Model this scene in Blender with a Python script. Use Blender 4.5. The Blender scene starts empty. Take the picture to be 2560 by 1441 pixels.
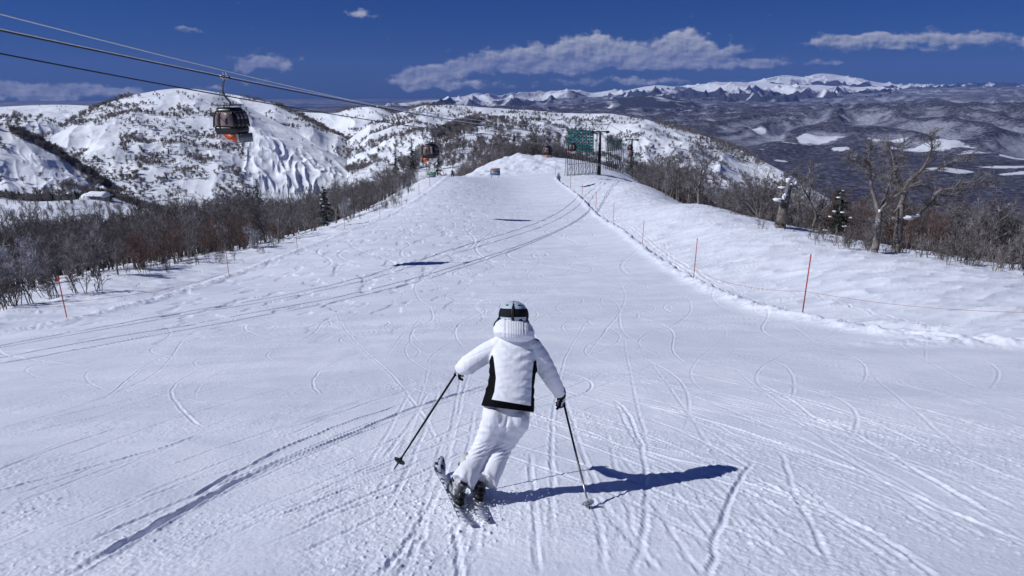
import bpy, bmesh, math, random
import numpy as np
from mathutils import Vector, Matrix

random.seed(7)
RNG = np.random.default_rng(11)
SC = bpy.context.scene
COL = SC.collection
FPX = 24.0 / 36.0 * 2560.0
TH = math.radians(16.6)
CT, ST = math.cos(TH), math.sin(TH)
R = math.radians

# ------------------------------------------------------------------ helpers
def at(px, py, D):
    """world point seen at photo pixel (px, py), D metres along the lens axis"""
    a = (px - 1280.0) / FPX
    b = (py - 720.5) / FPX
    return np.array([D * a, D * (CT - b * ST), -D * (ST + b * CT)])

def atv(px, py, D):
    a = (np.asarray(px, float) - 1280.0) / FPX
    b = (np.asarray(py, float) - 720.5) / FPX
    return np.stack([D * a, D * (CT - b * ST), -D * (ST + b * CT)], -1)

def to_pix(P):
    P = np.asarray(P, float)
    D = P[..., 1] * CT - P[..., 2] * ST
    u = P[..., 1] * ST + P[..., 2] * CT
    return 1280 + FPX * P[..., 0] / D, 720.5 - FPX * u / D, D
to_px = to_pix

def sstep(a, b, x):
    t = np.clip((x - a) / (b - a), 0, 1)
    return t * t * (3 - 2 * t)

def _hash(ix, iy, seed):
    h = (ix.astype(np.int64) * 374761393 + iy.astype(np.int64) * 668265263 + seed * 974634777) & 0xFFFFFFFF
    h = ((h ^ (h >> 13)) * 1274126177) & 0xFFFFFFFF
    h = (h ^ (h >> 16)) & 0xFFFFFFFF
    return h

_GA = np.linspace(0, 2 * np.pi, 256, endpoint=False)
_GX, _GY = np.cos(_GA), np.sin(_GA)

def pn(x, y, seed=0):
    """2-D gradient noise, about -0.7..0.7"""
    x = np.asarray(x, float); y = np.asarray(y, float)
    xi = np.floor(x); yi = np.floor(y)
    fx = x - xi; fy = y - yi
    u = fx * fx * fx * (fx * (fx * 6 - 15) + 10)
    v = fy * fy * fy * (fy * (fy * 6 - 15) + 10)
    xi = xi.astype(np.int64); yi = yi.astype(np.int64)
    def g(dx, dy):
        h = _hash(xi + dx, yi + dy, seed) & 255
        return _GX[h] * (fx - dx) + _GY[h] * (fy - dy)
    a = g(0, 0); b = g(1, 0); c = g(0, 1); d = g(1, 1)
    return (a + u * (b - a)) * (1 - v) + (c + u * (d - c)) * v

def fbm(x, y, seed=0, o=4, gain=0.5):
    s = 0; a = 1.0
    for k in range(o):
        s = s + a * pn(x * 2 ** k, y * 2 ** k, seed + 17 * k); a *= gain
    return s

def ridged(x, y, seed=0, o=4, gain=0.5):
    s = 0; a = 1.0; w = 1.0
    for k in range(o):
        n = 1 - np.abs(pn(x * 2 ** k, y * 2 ** k, seed + 31 * k)) * 2.0
        n = n * n
        s = s + a * n * w
        w = np.clip(n, 0, 1); a *= gain
    return s

def link(o, parent=None):
    COL.objects.link(o)
    if parent is not None:
        o.parent = parent
    return o

def tag(o, label=None, cat=None, group=None, kind=None):
    if label: o['label'] = label
    if cat: o['category'] = cat
    if group: o['group'] = group
    if kind: o['kind'] = kind
    return o

def empty(name, loc=(0, 0, 0), rz=0.0):
    o = bpy.data.objects.new(name, None)
    o.empty_display_size = 0.3
    COL.objects.link(o)
    o.location = loc; o.rotation_euler = (0, 0, rz)
    return o

def mesh_np(name, V, faces4=None, faces3=None, mat=None, smooth=True):
    me = bpy.data.meshes.new(name)
    V = np.ascontiguousarray(V, np.float32)
    me.vertices.add(len(V)); me.vertices.foreach_set('co', V.ravel())
    loops = []; starts = []; tot = 0
    for f in (faces4, faces3):
        if f is not None and len(f):
            k = f.shape[1]
            loops.append(f.ravel()); starts.append(tot + np.arange(len(f)) * k); tot += f.size
    lo = np.concatenate(loops).astype(np.int32); st = np.concatenate(starts).astype(np.int32)
    me.loops.add(len(lo)); me.loops.foreach_set('vertex_index', lo)
    me.polygons.add(len(st)); me.polygons.foreach_set('loop_start', st)
    if smooth:
        me.polygons.foreach_set('use_smooth', np.ones(len(st), bool))
    if mat is not None:
        for m in (mat if isinstance(mat, (list, tuple)) else [mat]): me.materials.append(m)
    me.update(calc_edges=True)
    return me

def grid_faces(n, m):
    i = np.arange(n - 1)[:, None] * m + np.arange(m - 1)[None, :]
    return np.stack([i, i + 1, i + m + 1, i + m], -1).reshape(-1, 4)

def vattr(me, name, arr):
    a = me.attributes.new(name, 'FLOAT', 'POINT')
    a.data.foreach_set('value', np.ascontiguousarray(arr, np.float32).ravel())

def frame_of(d, hint=(0, 0, 1)):
    d = np.asarray(d, float); d = d / (np.linalg.norm(d) + 1e-12)
    h = np.asarray(hint, float)
    if abs(np.dot(h, d)) > 0.95: h = np.array([1.0, 0, 0])
    u = np.cross(h, d); u /= np.linalg.norm(u)
    v = np.cross(d, u)
    return u, v, d

class MB:
    """collects shapes for ONE mesh"""
    def __init__(s): s.v = []; s.f = []; s.m = []; s.n = 0
    def add(s, V, F, mi=0):
        V = np.asarray(V, float)
        s.v.append(V); k = s.n
        for f in F:
            s.f.append([i + k for i in f]); s.m.append(mi)
        s.n += len(V)
    def box(s, c, size, rot=None, mi=0, bev=0.0, taper=1.0):
        x, y, z = [q / 2 for q in size]
        if bev <= 0:
            V = np.array([[-x, -y, -z], [x, -y, -z], [x, y, -z], [-x, y, -z], [-x * taper, -y * taper, z], [x * taper, -y * taper, z], [x * taper, y * taper, z], [-x * taper, y * taper, z]])
            F = [(0, 3, 2, 1), (4, 5, 6, 7), (0, 1, 5, 4), (1, 2, 6, 5), (2, 3, 7, 6), (3, 0, 4, 7)]
        else:
            b = min(bev, x * .9, y * .9, z * .9)
            def ring(zz, i):
                X, Y = x - i, y - i
                return [[-X + b, -Y, zz], [X - b, -Y, zz], [X, -Y + b, zz], [X, Y - b, zz], [X - b, Y, zz], [-X + b, Y, zz], [-X, Y - b, zz], [-X, -Y + b, zz]]
            V = np.array(ring(-z, b * .6) + ring(-z + b, 0) + ring(z - b, 0) + ring(z, b * .6))
            F = [tuple(range(7, -1, -1)), tuple(range(24, 32))]
            for r in range(3):
                for i in range(8):
                    j = (i + 1) % 8
                    F.append((r * 8 + i, r * 8 + j, r * 8 + 8 + j, r * 8 + 8 + i))
        if rot is not None: V = V @ np.asarray(rot, float).T
        s.add(V + np.asarray(c, float), F, mi)
    def tube(s, pts, rad, n=6, mi=0, cap=True, hint=(0, 0, 1)):
        P = np.asarray(pts, float); k = len(P)
        rad = np.full(k, rad, float) if np.isscalar(rad) else np.asarray(rad, float)
        T = np.gradient(P, axis=0)
        T /= (np.linalg.norm(T, axis=1, keepdims=True) + 1e-12)
        u, v, _ = frame_of(T[0], hint)
        a = np.arange(n) * 2 * np.pi / n
        ca, sa = np.cos(a)[:, None], np.sin(a)[:, None]
        V = np.empty((k, n, 3))
        for i in range(k):
            u = u - T[i] * np.dot(u, T[i]); u /= (np.linalg.norm(u) + 1e-12)
            v = np.cross(T[i], u)
            V[i] = P[i] + rad[i] * (ca * u + sa * v)
        F = []
        for i in range(k - 1):
            for j in range(n):
                q = (j + 1) % n
                F.append((i * n + j, i * n + q, i * n + n + q, i * n + n + j))
        if cap:
            F.append(tuple(range(n - 1, -1, -1))); F.append(tuple(range((k - 1) * n, k * n)))
        s.add(V.reshape(-1, 3), F, mi)
    def loft(s, rings, n=24, mi=0, p=2.0):
        """rings: (centre, axis u, axis v, radius u, radius v)"""
        a = np.arange(n) * 2 * np.pi / n
        ca, sa = np.cos(a), np.sin(a)
        ca = np.sign(ca) * np.abs(ca) ** (2 / p); sa = np.sign(sa) * np.abs(sa) ** (2 / p)
        V = []
        for c, u, v, ru, rv in rings:
            V.append(np.asarray(c) + np.outer(ca * ru, u) + np.outer(sa * rv, v))
        k = len(rings); F = []
        for i in range(k - 1):
            for j in range(n):
                q = (j + 1) % n
                F.append((i * n + j, i * n + q, i * n + n + q, i * n + n + j))
        F.append(tuple(range(n - 1, -1, -1))); F.append(tuple(range((k - 1) * n, k * n)))
        s.add(np.concatenate(V), F, mi)
    def ball(s, c, r, axes=None, n=16, m=10, mi=0, lump=0, seed=0):
        r = np.broadcast_to(np.asarray(r, float), (3,))
        V = [[0, 0, 1.0]]
        for i in range(1, m):
            t = np.pi * i / m
            for j in range(n):
                a = 2 * np.pi * j / n
                V.append([math.sin(t) * math.cos(a), math.sin(t) * math.sin(a), math.cos(t)])
        V.append([0, 0, -1.0]); V = np.array(V)
        if lump:
            V = V * (1 + lump * pn(V[:, 0] * 1.7 + V[:, 2] * .9 + seed * 3.1, V[:, 1] * 1.7 - V[:, 2] * 1.3, seed))[:, None]
        V = V * r
        if axes is not None: V = V @ np.asarray(axes, float)
        F = [(0, 1 + j, 1 + (j + 1) % n) for j in range(n)]
        for i in range(m - 2):
            for j in range(n):
                q = (j + 1) % n; o = 1 + i * n
                F.append((o + j, o + n + j, o + n + q, o + q))
        L = len(V) - 1; o = 1 + (m - 2) * n
        F += [(L, o + (j + 1) % n, o + j) for j in range(n)]
        s.add(V + np.asarray(c, float), F, mi)
    def mesh(s, name, mats, smooth=False):
        me = bpy.data.meshes.new(name)
        V = np.concatenate(s.v)
        L = np.fromiter((len(f) for f in s.f), np.int32, len(s.f))
        lo = np.fromiter((i for f in s.f for i in f), np.int32, int(L.sum()))
        me.vertices.add(len(V)); me.vertices.foreach_set('co', V.astype(np.float32).ravel())
        me.loops.add(len(lo)); me.loops.foreach_set('vertex_index', lo)
        me.polygons.add(len(L)); me.polygons.foreach_set('loop_start', (np.cumsum(L) - L).astype(np.int32))
        for m in (mats if isinstance(mats, (list, tuple)) else [mats]): me.materials.append(m)
        me.polygons.foreach_set('material_index', np.array(s.m, np.int32))
        if smooth: me.polygons.foreach_set('use_smooth', np.ones(len(L), bool))
        me.update(calc_edges=True)
        return me
    def build(s, name, mats, parent=None, smooth=False):
        o = bpy.data.objects.new(name, s.mesh(name, mats, smooth))
        return link(o, parent)

def rotm(rx=0, ry=0, rz=0):
    from mathutils import Euler
    return np.array(Euler((rx, ry, rz)).to_matrix())

# ------------------------------------------------------------------ materials
def mat(name, color, rough=0.6, spec=0.3, metal=0.0, var=0.0, vscale=5.0, color2=None, bump=0.0, bscale=40.0, rnd=0.0, coat=0.0, alpha=1.0, trans=0.0, vlo=.35, vhi=.65):
    m = bpy.data.materials.new(name); m.use_nodes = True
    nt = m.node_tree; N = nt.nodes; Lk = nt.links
    b = N['Principled BSDF']
    c = (*color, 1.0)
    b.inputs['Base Color'].default_value = c
    b.inputs['Roughness'].default_value = rough
    b.inputs['Specular IOR Level'].default_value = spec
    b.inputs['Metallic'].default_value = metal
    if coat: b.inputs['Coat Weight'].default_value = coat
    if trans: b.inputs['Transmission Weight'].default_value = trans
    tc = N.new('ShaderNodeTexCoord')
    out = None
    if var > 0 or color2 is not None:
        nz = N.new('ShaderNodeTexNoise'); nz.inputs['Scale'].default_value = vscale; nz.inputs['Detail'].default_value = 5
        Lk.new(tc.outputs['Object'], nz.inputs['Vector'])
        mp = N.new('ShaderNodeMapRange'); mp.inputs[1].default_value = vlo; mp.inputs[2].default_value = vhi
        Lk.new(nz.outputs['Fac'], mp.inputs[0])
        mx = N.new('ShaderNodeMix'); mx.data_type = 'RGBA'
        c2 = color2 if color2 is not None else [q * (1 - var) for q in color]
        mx.inputs[6].default_value = c; mx.inputs[7].default_value = (*c2, 1)
        Lk.new(mp.outputs[0], mx.inputs[0]); out = mx.outputs[2]
    if rnd > 0:
        oi = N.new('ShaderNodeObjectInfo'); mr = N.new('ShaderNodeMapRange')
        mr.inputs[3].default_value = 1 - rnd; mr.inputs[4].default_value = 1 + rnd
        Lk.new(oi.outputs['Random'], mr.inputs[0])
        vm = N.new('ShaderNodeVectorMath'); vm.operation = 'SCALE'
        if out is None: vm.inputs[0].default_value = color
        else: Lk.new(out, vm.inputs[0])
        Lk.new(mr.outputs[0], vm.inputs['Scale']); out = vm.outputs[0]
    if out is not None: Lk.new(out, b.inputs['Base Color'])
    if bump > 0:
        n2 = N.new('ShaderNodeTexNoise'); n2.inputs['Scale'].default_value = bscale; n2.inputs['Detail'].default_value = 4
        Lk.new(tc.outputs['Object'], n2.inputs['Vector'])
        bp = N.new('ShaderNodeBump'); bp.inputs['Strength'].default_value = 1.0; bp.inputs['Distance'].default_value = bump
        Lk.new(n2.outputs['Fac'], bp.inputs['Height']); Lk.new(bp.outputs[0], b.inputs['Normal'])
    return m

M = {}
M['black_plastic'] = mat('black_plastic', (.012, .012, .014), .45, .4, var=.4, vscale=20)
M['black_fabric'] = mat('black_fabric', (.010, .010, .012), .8, .2, var=.3, vscale=40, bump=.0008, bscale=300)
M['white_fabric'] = mat('white_fabric', (.80, .81, .86), .6, .3, var=.05, vscale=12, bump=.0008, bscale=260)
M['pants_fabric'] = mat('pants_fabric', (.76, .77, .83), .6, .3, var=.06, vscale=9, bump=.0008, bscale=260)
M['steel'] = mat('steel', (.45, .46, .48), .35, .5, metal=.8, var=.2, vscale=8)
M['dark_steel'] = mat('dark_steel', (.035, .037, .042), .5, .4, metal=.3, var=.4, vscale=6)
M['snow_clump'] = mat('snow_clump', (.86, .88, .92), .6, .2, var=.04, vscale=4, bump=.01, bscale=12)
M['orange_paint'] = mat('orange_paint', (.62, .095, .018), .4, .4, var=.15, vscale=3)
M['white_paint'] = mat('white_paint', (.72, .73, .76), .4, .4, var=.08, vscale=3)
M['red_pole'] = mat('red_pole', (.52, .045, .02), .45, .4, var=.25, vscale=4)
M['orange_rope'] = mat('orange_rope', (.55, .13, .04), .7, .2, var=.2, vscale=10)

# ------------------------------------------------------------------ terrain under the snow
def _ctrl():
    P = []
    for y, z in [(-60, 16), (-25, 6.3), (-8, 1.0), (0, -1.6), (2, -2.24), (4.5, -3.03), (9, -4.42), (15, -6.05), (24, -8.15), (33, -10.05), (41, -11.5), (61, -14.4), (90, -17.5), (130, -20.7), (160, -22.9), (193, -25.2), (230, -27.0), (265, -27.9), (285, -28.6), (330, -36), (400, -56), (500, -92), (700, -165)]:
        P.append((0, y, z))
    for px, py, D in [(2005, 780, 24), (1735, 682, 41), (1605, 609, 61), (1533, 547, 88), (1490, 514, 108), (2560, 672, 42), (2243, 634, 47), (2000, 578, 62), (1750, 514, 88), (1600, 462, 140), (1500, 441, 190),
                      (0, 748, 42), (300, 693, 50), (600, 643, 62), (810, 575, 92), (900, 548, 105), (1000, 493, 135), (1080, 443, 170), (168, 799, 30), (572, 687, 52), (743, 621, 66), (862, 573, 83), (950, 543, 98), (1048, 489, 122)]:
        P.append(tuple(at(px, py, D)))
    P += [(50, 45, -17), (80, 60, -31), (42, 62, -16.5), (60, 80, -25), (120, 100, -55), (40, 110, -25), (70, 130, -40), (48, 165, -33), (100, 200, -64), (62, 230, -46), (200, 150, -95), (200, 300, -125), (400, 400, -230), (300, 100, -145), (100, 350, -90), (300, 650, -245), (120, 600, -205),
          (30, 20, -8.6), (45, 10, -8.5), (40, -10, -1.5), (14, 5, -3.3), (70, 20, -19), (100, -40, 0), (300, -100, -60), (34, 190, -26.5), (45, 260, -34),
          (-75, 98, -28), (-150, 196, -52), (-262, 345, -77), (-412, 540, -93), (-465, 610, -97), (-540, 715, -160),
          (-57, 98, -25.5), (-115, 196, -47), (-201, 343, -71), (-316, 535, -92), (-356, 605, -96.5), (-413, 715, -160),
          (-37, 97, -22.5), (-74, 195, -43.5), (-129, 340, -67), (-203, 535, -96), (-258, 690, -160), (-45, 193, -38), (-78, 338, -66), (-122, 530, -105), (-38, 240, -41), (-61, 385, -76),
          (-14, 5, -3.9), (-30, 15, -9.2), (-45, 20, -14), (-62, 40, -21.5), (-40, -10, -2), (-100, -40, -5), (-120, 60, -36), (-300, 150, -75), (-300, -60, -60), (-600, 300, -120), (0, -300, 60), (-250, 680, -155), (0, 900, -230), (-700, 600, -170), (-500, 850, -240), (500, 800, -330), (700, 300, -350)]
    return np.array(P)

CP = _ctrl()
def _warp(x, y):
    r = np.sqrt(x * x + y * y) + 1e-9
    k = np.log1p(r / 18.0) / r
    return x * k, y * k
def _tps_fit(P, lam=2e-4):
    u, v = _warp(P[:, 0], P[:, 1]); n = len(P)
    d2 = (u[:, None] - u) ** 2 + (v[:, None] - v) ** 2
    K = .5 * d2 * np.log(d2 + 1e-12) + lam * np.eye(n)
    A = np.zeros((n + 3, n + 3)); A[:n, :n] = K
    Q = np.stack([np.ones(n), u, v], 1); A[:n, n:] = Q; A[n:, :n] = Q.T
    w = np.linalg.solve(A, np.concatenate([P[:, 2], np.zeros(3)]))
    return u, v, w
TU, TV, TW = _tps_fit(CP)
def g0(x, y):
    """smooth ground height"""
    x = np.asarray(x, float); y = np.asarray(y, float)
    u, v = _warp(x, y)
    n = len(TU)
    s = TW[n] + TW[n + 1] * u + TW[n + 2] * v
    for i in range(n):
        d2 = (u - TU[i]) ** 2 + (v - TV[i]) ** 2
        s = s + TW[i] * .5 * d2 * np.log(d2 + 1e-12)
    return s

_DS = np.exp(np.linspace(math.log(1.2), math.log(900), 500))
def gpix(px, py):
    """ground points (n,3) under photo pixels"""
    px = np.atleast_1d(np.asarray(px, float)); py = np.atleast_1d(np.asarray(py, float))
    P = atv(px[:, None], py[:, None], _DS[None, :])
    h = P[..., 2] - g0(P[..., 0], P[..., 1])
    below = h < 0
    k = np.where(below.any(1), below.argmax(1), len(_DS) - 1); k = np.maximum(k, 1)
    i = np.arange(len(px))
    t = h[i, k - 1] / (h[i, k - 1] - h[i, k] + 1e-12)
    D = _DS[k - 1] + np.clip(t, 0, 1) * (_DS[k] - _DS[k - 1])
    Q = atv(px, py, D[:]); 
    Q[:, 2] = g0(Q[:, 0], Q[:, 1])
    return Q

def dense(poly, n=None, smooth=True, step=None):
    """Catmull-Rom through the points"""
    P = np.asarray(poly, float)
    if len(P) < 3:
        k = n or 40
        return P[0] + (P[-1] - P[0]) * np.linspace(0, 1, k)[:, None]
    k = n or 12 * len(P)
    Q = np.vstack([2 * P[0] - P[1], P, 2 * P[-1] - P[-2]])
    t = np.linspace(0, len(P) - 1 - 1e-9, k); i = t.astype(int); f = (t - i)[:, None]
    a, b, c, d = Q[i], Q[i + 1], Q[i + 2], Q[i + 3]
    return .5 * ((2 * b) + (c - a) * f + (2 * a - 5 * b + 4 * c - d) * f ** 2 + (3 * b - a - 3 * c + d) * f ** 3)

def edge_fn(pix, pre=(), post=()):
    q = np.array(pix, float)
    P = gpix(q[:, 0], q[:, 1])[:, :2]
    P = np.vstack([np.array(pre).reshape(-1, 2), P, np.array(post).reshape(-1, 2)])
    P = P[np.argsort(P[:, 1])]
    return P[:, 1].copy(), P[:, 0].copy()
RE_Y, RE_X = edge_fn([(2560, 860), (2400, 851), (2200, 833), (2005, 795), (1850, 752), (1700, 682), (1600, 612), (1530, 560), (1460, 503), (1420, 470), (1392, 448)], pre=[(60, -20), (34, 6), (24, 14)], post=[(16, 230), (20, 300)])
LE_Y, LE_X = edge_fn([(0, 836), (180, 801), (400, 746), (570, 690), (740, 628), (860, 582), (950, 548), (1050, 492), (1112, 447)], pre=[(-40, -20), (-28, 6), (-24, 16)], post=[(-18, 240), (-14, 300)])
# tree lines
TR_Y, TR_X = edge_fn([(2560, 676), (2400, 655), (2243, 625), (2100, 600), (2000, 575), (1900, 545), (1750, 508), (1640, 478), (1590, 455)], pre=[(48, 20), (60, -20)], post=[(36, 230), (46, 300)])
TL_Y, TL_X = edge_fn([(0, 748), (150, 722), (300, 692), (450, 665), (600, 642), (720, 605), (810, 572), (900, 545), (1000, 492), (1075, 440)], pre=[(-42, 15), (-60, -20)], post=[(-24, 240), (-30, 300)])

def features(x, y, fine=True):
    """drifts, berms and chunks added on the smooth ground"""
    xr = np.interp(y, RE_Y, RE_X); xl = np.interp(y, LE_Y, LE_X)
    sr = np.interp(y + .5, RE_Y, RE_X) - np.interp(y - .5, RE_Y, RE_X)
    sl = np.interp(y + .5, LE_Y, LE_X) - np.interp(y - .5, LE_Y, LE_X)
    r = np.sqrt(x * x + y * y)
    wob = .35 * pn(y * .35, x * .05, 3) + .18 * pn(y * 1.1, x * .1, 5) + .1 * pn(y * 3.1, x * .3, 6)
    dr = (x - xr) / np.sqrt(1 + sr * sr) + wob
    dl = (xl - x) / np.sqrt(1 + sl * sl) + wob * .8
    lump = .5 + .5 * np.clip(1.6 * fbm(x * 2.2, y * 2.2, 21, 3), -1, 1)
    z = np.zeros_like(x)
    inside = (y > -30) & (y < 300)
    far = sstep(204, 186, y)
    z += far * (np.exp(-((dr + .15) / .42) ** 2) * (.10 + .16 * lump))
    z -= far * .68 * sstep(-.02, .75, dr) * sstep(11, 2.0, dr)
    z += far * np.exp(-((dl + .05) / .5) ** 2) * (.05 + .13 * lump)
    z -= far * .14 * sstep(0.1, 1.0, dl) * sstep(7, 2, dl)
    offr = sstep(.2, 3.0, dr) ; offl = sstep(.2, 2.5, dl)
    off = np.maximum(offr, offl)
    fade = np.clip(1.4 - r / 400, .25, 1)
    # wind drifts, stretched across the slope
    z += off * fade * (.26 * fbm(x * .16 + y * .05, y * .34 - x * .12, 41, 3) + .11 * ridged(x * .22 + y * .14, y * .75 - x * .30, 43, 3))
    # debris beyond the right berm
    deb = sstep(.1, .5, dr) * sstep(2.2, .8, dr)
    z += deb * .16 * np.clip(fbm(x * 1.6, y * 1.3, 51, 3), -.1, 1)
    # traffic hollows on the groomed piste
    on = 1 - off
    px_, py_, D_ = to_px(np.stack([x, y, -1.6 - .2 * y], -1))
    mog = on * sstep(12, 34, y) * sstep(230, 150, y) * sstep(5, -9, x)
    ux, uy = x * .42 + y * .10, y * .17 - x * .25
    z -= mog * .06 * sstep(.14, .30, fbm(ux * 1.25, uy * 1.25, 61, 3))
    z += on * .028 * fbm(x * .5, y * .22, 63, 3)
    # ploughed mounds round the lower end of the piste
    mm = sstep(202, 214, y) * sstep(310, 290, y) * sstep(-26, -14, x) * sstep(22, 12, x)
    z += mm * (1.3 * np.clip(fbm(x * .10, y * .045, 71, 3) + .1, 0, 1) + .5 * fbm(x * .30, y * .14, 72, 3))
    z += np.exp(-((x + 12) / 10) ** 2 - ((y - 272) / 12) ** 2) * .6
    bd = np.exp(-((y - 203) / 1.6) ** 2) * sstep(-20, -15, x) * sstep(20, 12, x)
    z += bd * (.25 + .5 * np.clip(fbm(x * .5, y * .5, 75, 2), 0, 1))
    return z, off

# ---- ski tracks pressed into the piste: two height grids, stamped along ground curves
class Stamp:
    def __init__(s, x0, x1, y0, y1, res):
        s.x0, s.y0, s.res = x0, y0, res
        s.nx = int((x1 - x0) / res) + 1; s.ny = int((y1 - y0) / res) + 1
        s.lo = np.zeros(s.nx * s.ny, np.float32); s.hi = np.zeros(s.nx * s.ny, np.float32)
    def line(s, P, w, dep, berm, seed=0, fade=True):
        d = np.linalg.norm(np.diff(P, axis=0), axis=1); L = np.concatenate([[0], np.cumsum(d)])
        n = int(L[-1] / (s.res * .8)) + 2
        t = np.linspace(0, L[-1], n)
        Q = np.stack([np.interp(t, L, P[:, 0]), np.interp(t, L, P[:, 1])], 1)
        ok = (Q[:, 0] > s.x0 - .3) & (Q[:, 0] < s.x0 + s.nx * s.res + .3) & (Q[:, 1] > s.y0 - .3) & (Q[:, 1] < s.y0 + s.ny * s.res + .3)
        T = np.gradient(Q, axis=0); T /= (np.linalg.norm(T, axis=1, keepdims=True) + 1e-9)
        amp = .70 + .42 * pn(t * .45, t * 0 + seed * .37, seed) + .3 * pn(t * 3.1, t * 0 + seed, seed + 3)
        amp = np.clip(amp, .1, 1.5)
        if fade: amp = amp * sstep(0, .12, t / L[-1]) * sstep(1, .85, t / L[-1])
        Q, T, amp, t = Q[ok], T[ok], amp[ok], t[ok]
        if len(Q) == 0: return
        k = int(math.ceil(w * 1.9 / s.res)) + 1
        o = np.arange(-k, k + 1)
        OX, OY = np.meshgrid(o, o)
        OX = OX.ravel(); OY = OY.ravel()
        ci = np.round((Q[:, 0] - s.x0) / s.res).astype(int); cj = np.round((Q[:, 1] - s.y0) / s.res).astype(int)
        I = ci[:, None] + OX; J = cj[:, None] + OY
        gx = s.x0 + I * s.res - Q[:, :1]; gy = s.y0 + J * s.res - Q[:, 1:]
        al = gx * T[:, :1] + gy * T[:, 1:]; ac = gx * -T[:, 1:] + gy * T[:, :1]
        q = ac / w
        a = amp[:, None]
        lo = -dep * a * np.exp(-(q / .5) ** 4)
        jag = 1 + 1.1 * pn((Q[:, 0] * 5.3)[:, None] + OX * 0, (Q[:, 1] * 5.3)[:, None] + np.sign(q) * 3, seed + 9)
        hi = berm * a * np.exp(-((np.abs(q) - .85) / .3) ** 2) * np.clip(jag, 0, 2)
        good = (I >= 0) & (I < s.nx) & (J >= 0) & (J < s.ny) & (np.abs(al) < s.res * 1.6)
        idx = (J * s.nx + I)[good]
        np.minimum.at(s.lo, idx, lo[good].astype(np.float32)); np.maximum.at(s.hi, idx, hi[good].astype(np.float32))
    def sample(s, x, y):
        H = (np.where(s.lo < -.0005, s.lo + .3 * s.hi, s.hi)).reshape(s.ny, s.nx)
        fx = (x - s.x0) / s.res; fy = (y - s.y0) / s.res
        m = (fx >= 0) & (fx < s.nx - 1.01) & (fy >= 0) & (fy < s.ny - 1.01)
        out = np.zeros_like(x)
        fx, fy = fx[m], fy[m]; i = fx.astype(int); j = fy.astype(int); a = fx - i; b = fy - j
        out[m] = (H[j, i] * (1 - a) + H[j, i + 1] * a) * (1 - b) + (H[j + 1, i] * (1 - a) + H[j + 1, i + 1] * a) * b
        return out

NEAR = Stamp(-13, 14, 2, 21, .022)
MID = Stamp(-26, 24, 14, 46, .038)
FAR = Stamp(-36, 34, 38, 210, .085)
def stamp_all(C, w, dep, berm, seed, fade=True):
    NEAR.line(C, max(w, .038), dep, berm, seed, fade); MID.line(C, max(w, .055), dep * 1.6, berm * 1.5, seed, fade); FAR.line(C, max(w, .12), dep * 2.0, berm * 1.8, seed, fade)
def track(pix, w=.05, dep=.012, berm=.006, pair=0.0, seed=0, fade=True):
    q = np.array(pix, float)
    P = gpix(q[:, 0], q[:, 1])[:, :2]
    C = dense(P, 24 * len(P))
    wob = np.stack([pn(np.arange(len(C)) * .09, np.full(len(C), seed * 1.7), seed), pn(np.arange(len(C)) * .09, np.full(len(C), seed * 2.3), seed + 1)], 1) * .03
    C = C + wob
    T = np.gradient(C, axis=0); T /= (np.linalg.norm(T, axis=1, keepdims=True) + 1e-9)
    Nn = np.stack([-T[:, 1], T[:, 0]], 1)
    for o in ((-.5, .5) if pair else (0,)):
        stamp_all(C + Nn * pair * o, w * (.62 if w < .07 else .8), dep, berm, seed, fade)

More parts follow.
